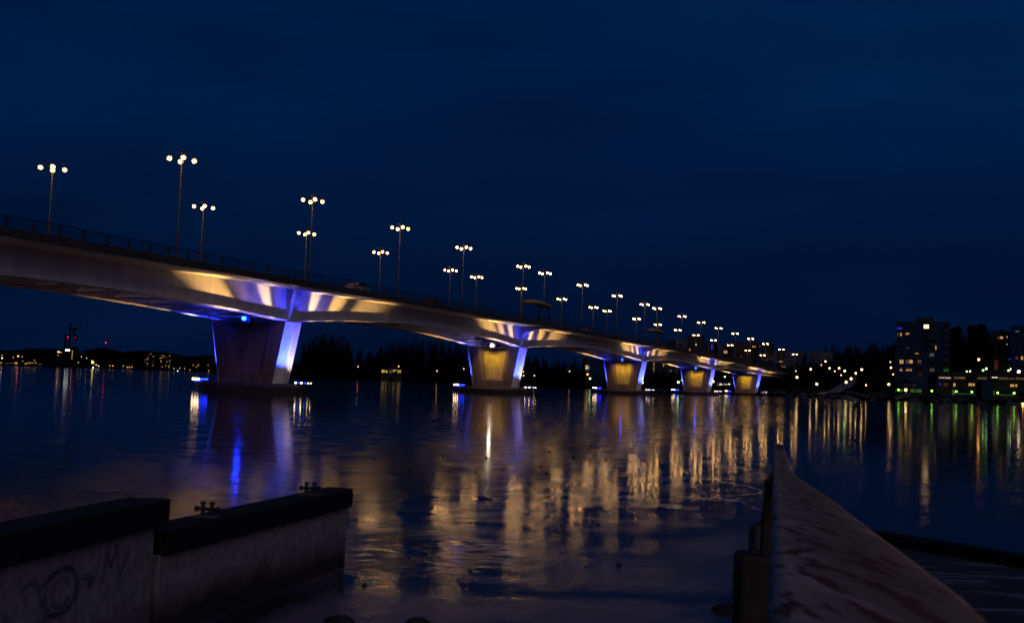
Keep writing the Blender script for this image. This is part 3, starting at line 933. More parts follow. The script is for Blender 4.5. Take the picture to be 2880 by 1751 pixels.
bld('apartment_tower', 'tallest grey apartment tower with one glaring top-floor window and dark stacked balconies', T(212, 0)[0], T(1014, 0)[0], T(0, 190)[1], T(0, 1240)[1], 545, 16, wall_grey, TW(wins), extra=tower_extra, zbase=1.5)
wins = [(262, 308, 650, 695, 'n'), (360, 405, 650, 695, 'n'), (408, 445, 650, 695, 'n'), (264, 320, 755, 810, 'w'), (358, 405, 758, 808, 'd'), (412, 460, 758, 808, 'w'), (264, 304, 870, 900, 'r'), (266, 304, 900, 920, 'w'), (360, 400, 872, 900, 'r'), (362, 402, 900, 920, 'w'), (412, 445, 872, 900, 'r'), (412, 446, 900, 920, 'w'),
        (262, 308, 980, 1020, 'n'), (360, 445, 980, 1020, 'n'), (496, 552, 650, 672, 'w'), (500, 600, 650, 695, 'n'), (535, 590, 758, 805, 'd'), (500, 596, 862, 905, 'n'), (560, 592, 975, 1002, 'r'), (345, 515, 1128, 1134, 'd'), (205, 310, 1090, 1180, 'n'), (345, 460, 1090, 1180, 'n'),
        (200, 320, 1190, 1246, 'g'), (345, 370, 1215, 1250, 'w'), (430, 600, 1195, 1246, 'g'), (330, 345, 1190, 1250, 'k'), (500, 512, 1190, 1250, 'k'), (610, 690, 1190, 1246, 'n')]
for y in (700, 812, 924, 1036): wins += [(488, 604, y, y + 26, 'k'), (490, 602, y + 28, y + 33, 's')]
bld('apartment_block', 'lower pale apartment block in front of the tallest tower with green-lit ground floor', T(192, 0)[0], T(692, 0)[0], T(0, 596)[1], T(0, 1250)[1], 525, 12, wall_grey, TW(wins), zbase=1.5)
# long low terrace + car deck to the right
wins = [(840, 1040, 1005, 1040, 'd'), (860, 1030, 1016, 1024, 'W'), (1080, 1260, 1008, 1040, 'd'), (1160, 1230, 1018, 1026, 'w'), (1285, 1420, 1015, 1044, 'n'), (1440, 1580, 1018, 1048, 'd'), (1655, 1740, 1015, 1028, 'W'), (1760, 1890, 1020, 1054, 'd'), (1900, 1990, 1034, 1052, 'd'), (2010, 2130, 1026, 1056, 'd')]
bld('parking_deck', 'long flat-roofed parking deck with a strip of dim lit openings', T(815, 0)[0], T(2150, 0)[0], T(0, 955)[1], T(0, 1080)[1], 530, 18, wall_dark, TW(wins), cat='building')
for (a, b_, lab, wl) in ((815, 1045, 'narrow dark bay of the row houses beside the tower', [(865, 885, 1108, 1126, 'b'), (930, 990, 1100, 1150, 'r')]),
                         (1050, 1420, 'row house with two green porch lamps and three orange windows', [(1075, 1108, 1105, 1152, 'w'), (1305, 1362, 1108, 1148, 'w'), (1372, 1396, 1108, 1148, 'w'), (1055, 1100, 1200, 1280, 'g'), (1085, 1100, 1228, 1256, 'w'), (1130, 1400, 1262, 1272, 'g'), (1110, 1270, 1200, 1240, 'n')]),
                         (1500, 1665, 'blank grey row house between two green-lit ones', [(1560, 1630, 1130, 1190, 'n'), (1560, 1620, 1230, 1280, 'n')]),
                         (1680, 2060, 'row house with green porch lamps at the right edge of the shore', [(1932, 1990, 1124, 1160, 'w'), (2008, 2036, 1124, 1160, 'w'), (1676, 1695, 1215, 1290, 'g'), (1750, 2000, 1278, 1290, 'g'), (1800, 1960, 1215, 1260, 'n')])):
    bld('row_house', lab, T(a, 0)[0], T(b_, 0)[0], T(0, 1082)[1], T(0, 1275)[1], 522, 9, wall_dark if a != 1500 else wall_grey, TW(wl), group='row houses under the parking deck', cat='house', zbase=1.4)
wins = [(1735, 1755, 408, 440, 'd'), (1775, 1822, 405, 440, 'w'), (1875, 1892, 402, 425, 'w'), (1872, 1890, 516, 532, 'o'), (1780, 1830, 510, 545, 'n'), (1780, 1830, 610, 645, 'n'), (1690, 1750, 760, 900, 'r'), (1910, 1940, 740, 756, 'b')]
bld('apartment_block', 'dim brown apartment block at the right edge, left of the paler one', T(1672, 0)[0], T(1935, 0)[0], T(0, 335)[1], T(0, 960)[1], 600, 14, wall_brown, TW(wins))
wins = [(2010, 2065, 315, 335, 'c'), (2012, 2032, 410, 440, 'n'), (2012, 2055, 505, 545, 'n'), (2012, 2060, 605, 645, 'n'), (2012, 2045, 715, 745, 'd'), (2095, 2125, 705, 755, 'w'), (2095, 2110, 610, 645, 'n')]
bld('apartment_block', 'pale apartment block cut by the right edge of the picture', T(1942, 0)[0], T(2200, 0)[0], T(0, 252)[1], T(0, 960)[1], 590, 14, wall_grey, TW(wins))


def Q(L):
    return [(1800 + a / 6.16, 1800 + b_ / 6.16, 900 + c / 6.16, 900 + d / 6.16, k) for a, b_, c, d, k in L]


def QB(name, label, a, b_, c, d, Rr, wm, wl, **kw):
    bld(name, label, 1800 + a / 6.16, 1800 + b_ / 6.16, 900 + c / 6.16, 900 + d / 6.16, Rr, 14, wm, Q(wl), **kw)


QB('apartment_block', 'dark block with a small stair tower left of the white block behind the bridge', 415, 605, 372, 1080, 640, wall_dark, [(390, 408, 760, 800, 'w'), (500, 530, 770, 800, 'd'), (500, 590, 855, 900, 'c')], group='apartment blocks behind the bridge')
QB('apartment_block', 'white-gabled apartment block seen behind the bridge lamps', 600, 800, 345, 1080, 630, wall_pale, [(660, 730, 400, 470, 'n'), (410 + 250, 700 + 40, 860, 900, 'n')], group='apartment blocks behind the bridge')
QB('apartment_block', 'dark-clad apartment block with one whitish and one orange window behind the bridge', 800, 1100, 290, 1080, 632, wall_dark, [(945, 965, 408, 435, 'W'), (835, 858, 490, 528, 'w'), (860, 1060, 372, 378, 's'), (800, 1100, 560, 566, 's')], group='apartment blocks behind the bridge')
QB('apartment_block', 'black glazed block with a blue-lit window behind the bridge', 1105, 1335, 402, 1080, 640, wall_dark, [(1222, 1240, 420, 500, 'b'), (1165, 1180, 410, 600, 's'), (1130, 1160, 420, 460, 'n')], group='apartment blocks behind the bridge')
QB('apartment_block', 'pale block with one bright square window behind the bridge', 1340, 1590, 415, 1080, 636, wall_pale, [(1442, 1500, 525, 572, 'w'), (1440, 1510, 430, 480, 'n')], group='apartment blocks behind the bridge')
QB('apartment_block', 'wide near-black block with two small high windows behind the bridge', 1592, 2012, 392, 1080, 625, wall_brown, [(1935, 1960, 445, 470, 'w'), (1975, 1992, 445, 470, 'w'), (1735, 1758, 620, 640, 'd'), (1610, 1650, 600, 640, 'n')], group='apartment blocks behind the bridge')
QB('apartment_block', 'grey and black end block right of the near-black one behind the bridge', 2015, 2312, 408, 1080, 622, wall_grey, [(2060, 2070, 438, 452, 'w'), (2165, 2310, 412, 700, 'n')], group='apartment blocks behind the bridge')
# lit dark block under the girder between the third and fourth piers
wl = [(222 + (k % 2) * 8, 240, 740 + k * 42, 760 + k * 42, 'y') for k in range(6)] + [(395, 408, 755, 800, 'y'), (500, 545, 860, 900, 'c'), (415, 470, 955, 985, 'w'), (555, 575, 985, 1000, 'y'), (205, 230, 985, 1005, 'y'), (560, 585, 770, 795, 'd'), (500, 540, 760, 790, 'd')]
QB('apartment_block', 'block with a column of yellow stair windows, seen under the bridge beside the third pier', 130, 600, 690, 1050, 600, wall_dark, wl)
wl = [(a, b_, 1092, 1140, 'W') for a, b_ in ((1215, 1270), (1330, 1378), (1392, 1440), (1455, 1500), (1515, 1560), (1570, 1595))]
QB('lakeside_pavilion', 'low pavilion with a row of bright white windows behind the fourth pier', 1180, 1610, 1060, 1160, 575, wall_dark, wl, zbase=1.4, cat='pavilion')
# signboard tower behind the third pier
QB('sign_tower', 'small dark tower with a yellow and blue lit panel left of the third pier', -960, -860, 690, 1100, 575, wall_dark, [(-955, -905, 780, 850, 'y'), (-900, -880, 790, 850, 'b')], cat='tower')
QB('apartment_block', 'faint grey high block standing just left of the third pier', -850, -560, 680, 1080, 610, wall_grey, [])
# white hill-top blocks right of the bridge end
HB = lambda x, y: (2170 + x / 6.66, 960 + y / 6.66)


def HW(L): return [(2170 + a / 6.66, 2170 + b_ / 6.66, 960 + c / 6.66, 960 + d / 6.66, k) for a, b_, c, d, k in L]


wl = [(145, 200, 362, 380, 'w'), (200, 255, 462, 475, 'w')] + [(265 + k * 40, 285 + k * 40, y, y + 30, 'n') for k in range(6) for y in (255, 355)] + [(130, 245, 150, 320, 'k')]
bld('apartment_block', 'white hill-top block with two lit orange windows right of the bridge end', 2175, 2268, 988, 1035, 700, 14, wall_pale, HW(wl), group='white blocks on the hill')
wl = [(700 + 140, 700 + 190, 250, 290, 'n'), (915, 945, 435, 450, 'o'), (1000, 1012, 250, 262, 'r'), (860, 900, 330, 350, 'n'), (960, 970, 505, 520, 'c'), (730, 760, 240, 280, 'n')]
bld('apartment_block', 'second white hill-top block half hidden by spruces', 2276, 2342, 989, 1045, 690, 14, wall_pale, HW(wl), group='white blocks on the hill')

# far left shore
def L6(L): return [(a / 4.107, b_ / 4.107, 880 + c / 4.107, 880 + d / 4.107, k) for a, b_, c, d, k in L]


rnd = random.Random(3)


def fartower(x0, x1, yt, yb, label, spots, Rr=1450, kk='wwwyd'):
    wl = [(a - 5, a + 6, b_ - 4, b_ + 4, rnd.choice(kk)) for a, b_ in spots]
    bld('apartment_tower', label, x0 / 4.107, x1 / 4.107, 880 + yt / 4.107, 880 + yb / 4.107, Rr, 14, far_wall, L6(wl), group='towers on the far left shore', zbase=1)


fartower(1650, 1790, 462, 655, 'far tower block dotted with orange windows, left of a matching pair', [(1732, 468), (1702, 484), (1700, 510), (1702, 524), (1684, 536), (1668, 566), (1698, 580), (1696, 612), (1692, 640), (1762, 556), (1760, 600), (1778, 640), (1765, 650), (1665, 540), (1762, 500)])
fartower(1838, 1968, 462, 658, 'far tower block with the most lit windows, right of a matching pair', [(1862, 486), (1884, 498), (1896, 498), (1918, 518), (1950, 492), (1955, 548), (1852, 550), (1858, 562), (1922, 560), (1955, 578), (1912, 606), (1948, 606), (1870, 620), (1948, 622), (1945, 640), (1872, 648), (1935, 656), (1900, 656), (1842, 518), (1860, 516)])
fartower(2175, 2300, 552, 658, 'shorter far block with a few windows between the tower pair and the pier', [(2225, 588), (2228, 602), (2290, 592), (2265, 622), (2210, 655), (2280, 605)])
fartower(2388, 2470, 570, 660, 'dim far block touching the left side of the nearest pier', [(2412, 662), (2400, 600)])
# power plant with two chimneys
def plant_extra(e, k, uu, hzc, top):
    for px, yt, w in ((738, 240, 26), (786, 100, 20)):
        cx = uu(px / 4.107); zt = hzc(px / 4.107, 880 + yt / 4.107)
        m = MB(); m.tube([(cx, 12, 0), (cx , 12, zt)], [w / 4.107 / 2 * k * 1.05, w / 4.107 / 2 * k], 14); ch = m.build('chimney', far_wall, e)
        if px > 750:
            z2 = hzc(px / 4.107, 880 + 275 / 4.107)
            for dx in (-2.2, 5.0):
                m = MB(); m.sphere((cx + dx, 6, z2), .6, 8, 6); m.build('warning_light', EM_RED, ch)
    m = MB(); cx = uu(845 / 4.107); m.box((cx, 10, top / 2 + 2), (8, 8, top + 6)); m.build('stair_tower', far_wall, e)


EM_RED = emis('warning_red', (1, .01, .06), 3.0)
bld('power_plant', 'dark far-shore power plant with two tall chimneys and a glowing white roof sign', 560 / 4.107, 860 / 4.107, 880 + 440 / 4.107, 880 + 620 / 4.107, 1180, 30, far_wall,
    L6([(742, 794, 417, 436, 'S'), (654, 680, 442, 452, 'v'), (688, 702, 446, 460, 'o'), (656, 670, 480, 490, 'o'), (820, 830, 430, 460, 'o'), (820, 830, 470, 490, 'y'), (820, 828, 500, 530, 'o')]), extra=plant_extra, cat='power plant', zbase=1)
bld('office_building', 'low wide waterfront building with rows of yellow windows at the far left edge', 0, 490 / 4.107, 880 + 545 / 4.107, 880 + 598 / 4.107, 1120, 16, far_wall,
    L6([(0, 24, 568, 578, 'y'), (62, 90, 575, 581, 'd'), (95, 120, 575, 581, 'd'), (130, 165, 572, 580, 'd'), (170, 200, 566, 586, 'w'), (285, 310, 578, 588, 'y'), (315, 335, 568, 578, 'w'), (340, 362, 570, 577, 'y'), (372, 388, 571, 577, 'y'), (405, 418, 568, 580, 'w'), (386, 404, 540, 548, 'y'), (252, 266, 549, 556, 'y'), (440, 480, 586, 594, 'd')]), zbase=.5)

# distant house in the wood
bld('lakeside_house', 'lakeside house with a row of yellow windows among the dark trees', 1072, 1130, 1036, 1054, 640, 8, wall_dark, [(1073, 1081, 1039, 1047, 'y'), (1083, 1089, 1041, 1048, 'y'), (1094, 1102, 1040, 1048, 'd'), (1105, 1112, 1039, 1049, 'y'), (1113, 1119, 1039, 1048, 'w'), (1120, 1127, 1040, 1047, 'y')], cat='house')

# ------------------------------------------------------------------ small lamps on the shores
def small_lamp_mesh(name, col, st, rad, hp):
    m = MB()
    m.tube([(0, 0, -hp), (0, 0, 0)], .09, 6, 0)
    m.bar((0, 0, 0), (-.5, 0, .1), .1, .1, 0)
    m.sphere((-.5, -.1, 0), rad, 10, 6, 1)
    o = m.build('street_lamp', [dark_steel, emis(name, col, st)]); return o


def lamps(lst, key, col, st, rad, hp, Y, label, group):
    o = small_lamp_mesh(key, col, st, rad, hp)
    for k, q in enumerate(lst):
        x, y = q[:2]; YY = q[2] if len(q) > 2 else Y
        c = o if k == 0 else o.copy()
        if k: COL.objects.link(c)
        if 'hillside' in label:      # stand the lamp on the slope where its line of sight clears the ground by the pole height
            d_ = ray(x, y); Yt = 480.0
            while Yt < 690:
                q_ = Vector((0, 0, CAMZ)) + d_ * (Yt / d_.y)
                if ground_z(q_.x, q_.y) >= q_.z - hp: YY = Yt; break
                Yt += 2
        c.location = at(x, y, YY) + Vector((.5, 0, 0))
        sc_ = q[3] if len(q) > 3 else 1
        if sc_ != 1: c.scale = (sc_, sc_, sc_)
        l = label if len(lst) == 1 else label + ', %s from the left' % ordw[k]
        tag(c, l, 'street lamp', group)


hp = lambda a, b_: HB(a, b_)
lamps([(*hp(475, 668), 490), (*hp(510, 305), 600, .8), (*hp(733, 520), 520), (*hp(847, 797), 495), (*hp(1008, 372), 600, .9), (*hp(1085, 500), 560, .9), (*hp(1264, 500), 560), (*hp(1347, 380), 620, .6), (*hp(1395, 762), 520), (*hp(1488, 694), 540), (*hp(1575, 594), 560), (*hp(1692, 525), 580, 1.15), (*hp(1762, 815), 510, .6), (*hp(2195, 800), 505), (*hp(2235, 488), 560), (*hp(2281, 622), 520)],
      'hill_lamp_glow', (1, .62, .22), 9, .5, 7, 520, 'warm street lamp on the hillside right of the bridge', 'street lamps on the hillside')
lamps([(*hp(456, 558), 560), (*hp(1375, 552), 560, 1.4), (*T(1278, 932), 540), (*T(1327, 929), 540), (*T(1526, 914), 540, 1.2), (*T(1575, 890), 545, 1.3), (*T(1710, 916), 545, 1.2), (*T(1890, 790), 550), (*T(1907, 918), 540, 1.1)],
      'green_lamp_glow', (.45, 1, .35), 4, .42, 4, 540, 'greenish path lamp on the right shore', 'greenish path lamps on the right shore')
lamps([(*hp(405, 560), 600), (*hp(930, 440), 640), (*hp(965, 512), 620), (*hp(1300, 628), 540), (*hp(1184, 555), 560), (*hp(2335, 812), 505), (*hp(2225, 383), 600)], 'hill_small_glow', (1, .6, .3), 4, .36, 4, 560, 'faint small lamp on the dark hillside right of the bridge', 'faint small lamps on the hillside')
lamps([(*T(1457, 752), 560), (2876, 1135, 452, .8)], 'orange_lamp_glow', (1, .42, .08), 12, .6, 8, 540, 'orange street lamp near the right edge', 'orange street lamps')
lamps([(*T(1952, 896), 535), (*T(2064, 935), 530, 1.25)], 'white_lamp_glow', (1, .75, .5), 9, .65, 8, 540, 'glaring white street lamp above the parking deck', 'white lamps above the parking deck')
lamps([(*T(252, 1208), 480), (*T(752, 1222), 478), (*T(1118, 1232), 472, .9), (*T(1354, 1238), 470, .95), (*T(1742, 1252), 468), (*T(1990, 1256), 466)], 'porch_green_glow', (.30, 1, .08), 4.5, .48, 2.5, 516, 'vivid green porch lamp along the waterfront houses', 'green porch lamps')
lamps([(*T(360, 1208), 480)], 'porch_yellow_glow', (1, .75, .2), 12, .55, 2.5, 516, 'yellow-white porch lamp between green ones', None)
# spill of the waterfront porch lamps
# far left shore lights
f6 = lambda a, b_: (a / 4.107, 880 + b_ / 4.107)
lamps([(*f6(22, 487),), (*f6(155, 512),), (*f6(258, 505),), (*f6(905, 570),), (*f6(1060, 548),), (*f6(1115, 597), 1150, 1.6), (*f6(1270, 606),), (*f6(1305, 608), 1150, 1.2), (*f6(1470, 623),), (*f6(1497, 625), 1200, 1.2), (*f6(1525, 620),), (*f6(2195, 656), 1300), (*f6(2412, 663), 1300)],
      'far_orange_glow', (1, .45, .12), 2.2, .42, 7, 1150, 'tiny orange street lamp on the far left shore', 'orange lamps on the far left shore')
lamps([(*f6(27, 519), 1100, 1.5), (*f6(470, 570), 1100, 1.5), (*f6(870, 436), 1150, 1.3), (*f6(940, 503), 1150, .7), (*f6(1000, 520), 1150, .8), (*f6(1080, 628), 1080, 1.0), (*f6(1140, 610), 1100, 1.1), (*f6(1423, 610), 1200, .7), (*f6(2010, 640), 1300, .8), (*f6(2055, 668), 1250, 1), (*f6(2075, 636), 1300, .7), (*f6(2130, 638), 1300, .7)],
      'far_white_glow', (.8, .92, 1), 3, .45, 7, 1150, 'tiny white lamp on the far left shore', 'white lamps on the far left shore')
lamps([(*f6(210, 497),)], 'far_pink_glow', (1, .22, .25), 3, 1.0, 7, 1150, 'pink-red lamp on the far left shore', None)
lamps([(*f6(1072, 569),)], 'far_yellow_glow', (1, .75, .05), 5, 1.3, 7, 1150, 'large yellow lamp on the far shore right of the chimneys', None)
z2 = lambda a, b_: (500 + a / 2.996, 650 + b_ / 2.996)
z3 = lambda a, b_: (1200 + a / 3.328, 680 + b_ / 3.328)
lamps([z2(1520, 1140), z2(1862, 1138), z2(2185, 1175), z3(97, 1205), z3(348, 1187), z3(905, 1215), z3(907, 1250), z3(1008, 1250), z3(1337, 1210), (*z3(1510, 1238), 570, 1.5)],
      'wood_lamp_glow', (1, .5, .15), 3, .35, 5, 610, 'small dim lamp among the dark trees across the lake', 'small lamps among the trees')
q8 = lambda a, b_: (1800 + a / 6.16, 900 + b_ / 6.16)
lamps([(*q8(1460, 910), 600, 1.3), (*q8(1270, 1062), 560, 1.5)], 'mid_warm_glow', (1, .62, .18), 8, .45, 5, 560, 'warm lamp seen under the bridge between the fourth and fifth piers', 'lamps seen under the bridge')
lamps([(*q8(45, 1080), 560), (*q8(666, 1072), 560, 1.2), (*q8(718, 1040), 560), (*q8(1470, 985), 560, 1.1), (*z3(1530, 1278), 565)], 'mid_green_glow', (.5, 1, .25), 9, .42, 5, 560, 'small greenish lamp seen under the bridge', 'greenish lamps seen under the bridge')
# red beacon on a distant mast
e = empty('radio_mast', at(1223 / 4.107, 1005, 2550))
tag(e, 'thin distant mast carrying a single red light over the left hills', 'mast')
p = at(1223 / 4.107, 880 + 342 / 4.107, 2550) - e.location
m = MB(); m.bar((p.x, 0, -30), (p.x, 0, p.z), .5); m.build('mast_pole', far_wall, e)
m = MB(); m.sphere((p.x, -1, p.z), 1.7, 8, 6); m.build('beacon', EM_RED, e)

# ------------------------------------------------------------------ hanging trapeze figure under the bridge
fig_m = mat('dark_bronze', (.03, .02, .018), .6, .3, noise=.3)
FY = 118.0
def fg(x, y, dy=0.0): return at(160 + x / 8.32, 880 + y / 8.32, FY + dy)
base = fg(430, 520)
e = empty('acrobat_sculpture', base)
tag(e, 'dark sculpture of a seated acrobat with raised arms hanging under the bridge', 'sculpture')
sk_v = [(415, 525), (405, 440), (418, 375), (428, 350), (432, 318), (372, 375), (335, 335), (345, 285), (362, 252), (470, 395), (515, 378), (540, 325), (560, 298), (488, 565), (475, 640), (455, 600), (430, 650), (430, 706), (470, 530, -.25), (400, 560, .2), (412, 640, .2), (425, 690, .2)]
vv = [Vector(fg(*q[:2], q[2] if len(q) > 2 else 0)) - base for q in sk_v]
ed = [(0, 1), (1, 2), (2, 3), (3, 4), (2, 5), (5, 6), (6, 7), (7, 8), (2, 9), (9, 10), (10, 11), (11, 12), (0, 18), (18, 13), (13, 16), (16, 17), (0, 19), (19, 20), (20, 21)]
rad = [.17, .15, .15, .07, .14, .08, .065, .055, .035, .08, .065, .055, .04, .11, .07, .07, .075, .05, .12, .12, .085, .05]
me = bpy.data.meshes.new('figure'); me.from_pydata([tuple(v) for v in vv], ed, []); me.materials.append(fig_m)
fo = bpy.data.objects.new('figure', me); COL.objects.link(fo); fo.parent = e
sk = fo.modifiers.new('skin', 'SKIN'); sk.use_smooth_shade = True
for i, r_ in enumerate(rad): me.skin_vertices[0].data[i].radius = (r_ * 1.0, r_ * 1.0)
me.skin_vertices[0].data[0].use_root = True
for i in (14, 15): me.skin_vertices[0].data[i].radius = (.01, .01)
fo.modifiers.new('sub', 'SUBSURF').levels = 1
m = MB()
for q in ((352, 250), (560, 296)):
    a = Vector(fg(*q)) - base; m.tube([a - Vector((0, 0, .1)), Vector((a.x + .3, a.y, 11.0 - base.z))], .012, 5)
m.build('suspension_wire', dark_steel, e)
m = MB(); a, b_ = Vector(fg(285, 530)) - base, Vector(fg(500, 545)) - base; m.tube([a, b_], .035, 8); m.build('trapeze_bar', dark_steel, e)

# ------------------------------------------------------------------ woods and trees
leaf_m = mat('dark_needles', (.006, .008, .006), .9, spec=.0, noise=.4, nscale=.5)
bark_m = mat('dark_bark', (.010, .008, .007), .9, spec=.0)


def conifer(mb, p, h, w, rn, n=170, mi=0):
    for k in range(n):
        u = rn.random() ** .75
        z = h * (.1 + .9 * u); r = w * (1 - u) ** .8 * (.35 + .65 * rn.random()); a = rn.uniform(0, 6.283)
        c = Vector(p) + Vector((r * math.cos(a), r * math.sin(a), z))
        d = Vector((math.cos(a), math.sin(a), -.45)) * (w * .34 * (1.15 - u)); t_ = Vector((-math.sin(a), math.cos(a), 0)) * (w * .16 * (1.2 - u) + .12)
        mb.add([c - t_ - d * .4, c + t_ - d * .4, c + d], [(0, 1, 2)], mi)
    mb.add([Vector(p) + Vector((-.12, 0, h * .8)), Vector(p) + Vector((.12, 0, h * .8)), Vector(p) + Vector((0, 0, h * 1.03))], [(0, 1, 2)], mi)


def trunk(mb, p, h, r, mi=0):
    mb.tube([Vector(p) - Vector((0, 0, 1)), Vector(p) + Vector((0, 0, h * .5)), Vector(p) + Vector((0, 0, h))], [r, r * .7, r * .12], 6, mi)


def bare(mb, p, h, rn, mi=1):
    p = Vector(p); trunk(mb, p, h, .1, mi)
    for k in range(26):
        u = .3 + .68 * rn.random(); a = rn.uniform(0, 6.283); L = h * .26 * (1.25 - u)
        s_ = p + Vector((0, 0, h * u)); e_ = s_ + Vector((math.cos(a) * L * .6, math.sin(a) * L * .6, L))
        mb.bar(s_, e_, .05, .05, mi)
        for j in range(4):
            v = s_.lerp(e_, .3 + .2 * j); b2 = rn.uniform(0, 6.283); l2 = L * .45
            f_ = v + Vector((math.cos(b2) * l2 * .5, math.sin(b2) * l2 * .5, l2)); mb.bar(v, f_, .045, .045, mi)


def wood(name, label, X0, X1, ytop_fn, r_rows, n, seed, barefrac=.35):
    rn = random.Random(seed); mb = MB()
    for k in range(n):
        px = rn.uniform(X0, X1); Y = r_rows[0] + rn.random() ** .8 * (r_rows[1] - r_rows[0])
        g = at(px, hz(px), Y); gz = ground_z(g.x, g.y)
        if gz < .8: gz = 1.0
        top = CAMZ + (hz(px) - ytop_fn(px)) / FPX * Y * rn.uniform(.62, 1.0)
        h = max(5, top - gz)
        if rn.random() < barefrac: bare(mb, (g.x, g.y, gz), h, rn)
        else:
            conifer(mb, (g.x, g.y, gz), h, h * rn.uniform(.18, .27), rn, 170); trunk(mb, (g.x, g.y, gz), h * .9, .2, 1)
    # undergrowth that closes the foot of the wood
    for k in range(int((X1 - X0) * 2.2)):
        px = rn.uniform(X0, X1); Y = rn.uniform(*r_rows); g = at(px, hz(px), Y); gz = max(1, ground_z(g.x, g.y))
        hh = rn.uniform(2, 9); w_ = rn.uniform(1.5, 4)
        for q in range(5):
            c = Vector((g.x + rn.uniform(-w_, w_), g.y + rn.uniform(-w_, w_), gz + rn.uniform(0, hh)))
            mb.add([c + Vector((rn.uniform(-1.8, 1.8), rn.uniform(-1, 1), rn.uniform(-1.8, 1.8))) for _ in range(3)], [(0, 1, 2)], 0)
    o = mb.build(name, [leaf_m, bark_m]); tag(o, label, 'woodland', kind='stuff')


yt1 = lambda x: interp(x, [(830, 1000), (860, 945), (905, 932), (960, 938), (1000, 975), (1030, 985), (1070, 965), (1110, 955), (1150, 945), (1190, 950), (1240, 955), (1300, 965), (1330, 985), (1400, 1000), (1500, 1000), (1560, 1005), (1640, 1000), (1700, 1020)])
wood('woodland', 'dark mixed wood on the peninsula behind the nearest two piers', 838, 1345, yt1, (635, 720), 230, 11)
wood('woodland', 'lower dark wood between the second and third piers', 1340, 1700, yt1, (610, 700), 150, 12, .15)
yt2 = lambda x: interp(x, [(2180, 1010), (2240, 985), (2300, 978), (2340, 970), (2380, 972), (2420, 955), (2450, 948), (2480, 960), (2520, 955), (2600, 950), (2700, 930)])
wood('woodland', 'black wood covering the hill between the white blocks and the tower', 2325, 2520, yt2, (600, 720), 150, 13, .25)
wood('woodland', 'dark wood on the slope below the bridge end', 2140, 2330, lambda x: interp(x, [(2140, 1062), (2200, 1040), (2260, 1030), (2330, 1045)]), (520, 600), 60, 14, .4)
wood('woodland', 'low shoreline trees along the foot of the right hill', 2420, 2530, lambda x: 1075, (490, 520), 30, 15, .5)
wood('woodland', 'distant dark trees behind the right-hand row houses', 2660, 2880, lambda x: interp(x, [(2660, 935), (2690, 915), (2780, 912), (2830, 940), (2880, 970)]), (625, 690), 190, 16, .1)
wood('woodland', 'low wooded shore under the far end of the bridge', 1700, 2150, lambda x: 1075, (560, 600), 60, 17, .4)

# individual trees that stand out
TRL = [(2262, 992, 640, .16, 'left of three spruces before the white hill-top blocks'), (2278, 1000, 600, .15, 'middle of three spruces before the white hill-top blocks'), (2287, 996, 610, .14, 'right of three spruces before the white hill-top blocks'),
       (2320, 964, 690, .17, 'leftmost pointed spruce on the skyline above the hillside lamps'), (2338, 966, 690, .17, 'middle pointed spruce on the skyline above the hillside lamps'), (2357, 969, 690, .16, 'rightmost pointed spruce on the skyline above the hillside lamps')]
grp = {}
for k, (px, py, Y, wr, lab) in enumerate(TRL):
    g = at(px, hz(px), Y); gz = max(1, ground_z(g.x, g.y)); h = CAMZ + (hz(px) - py) / FPX * Y - gz
    e = empty('spruce_tree', (g.x, g.y, gz)); tag(e, lab, 'tree', 'spruces before the white blocks' if k < 3 else 'spruces on the skyline')
    m = MB(); conifer(m, (0, 0, 0), h, h * wr, random.Random(50 + k), 420); m.build('crown', leaf_m, e)
    m = MB(); trunk(m, (0, 0, 0), h * .95, .22); m.build('trunk', bark_m, e)
for k, (px, py, wpx, lab) in enumerate([(2687, 918, 26, 'round-headed dark tree right of the tallest tower'), (2737, 912, 28, 'broad dark tree between the tower and the right edge blocks'), (2768, 910, 26, 'tall dark tree left of the brown block'), (2815, 922, 16, 'small dark treetop above the brown block')]):
    Y = 640; g = at(px, hz(px), Y); gz = max(1, ground_z(g.x, g.y)); h = CAMZ + (hz(px) - py) / FPX * Y - gz
    e = empty('pine_tree', (g.x, g.y, gz)); tag(e, lab, 'tree')
    rn = random.Random(80 + k); m = MB(); w_ = wpx / FPX * Y
    cl = [(rn.uniform(-.6, .6) * w_, rn.uniform(-.6, .6) * w_, h * rn.uniform(.35, .93), rn.uniform(.25, .5) * w_) for _ in range(15)]
    for (cx, cy, cz, cr) in cl:
        cr *= (1.25 - .5 * cz / h)
        for q in range(330):
            v = Vector((rn.gauss(0, 1), rn.gauss(0, 1), rn.gauss(0, .8))).normalized() * cr * rn.uniform(.5, 1.05)
            c = Vector((cx * (1.2 - cz / h * .6), cy, cz)) + v
            m.add([c + Vector((rn.uniform(-.8, .8), rn.uniform(-.8, .8), rn.uniform(-.8, .8))) for _ in range(3)], [(0, 1, 2)])
    m.build('crown', leaf_m, e)
    m = MB(); trunk(m, (0, 0, 0), h * .9, .35)
    for (cx, cy, cz, cr) in cl[:8]: m.tube([(0, 0, cz * .75), (cx * .9, cy, cz)], [.14, .05], 5)
    m.build('trunk', bark_m, e)

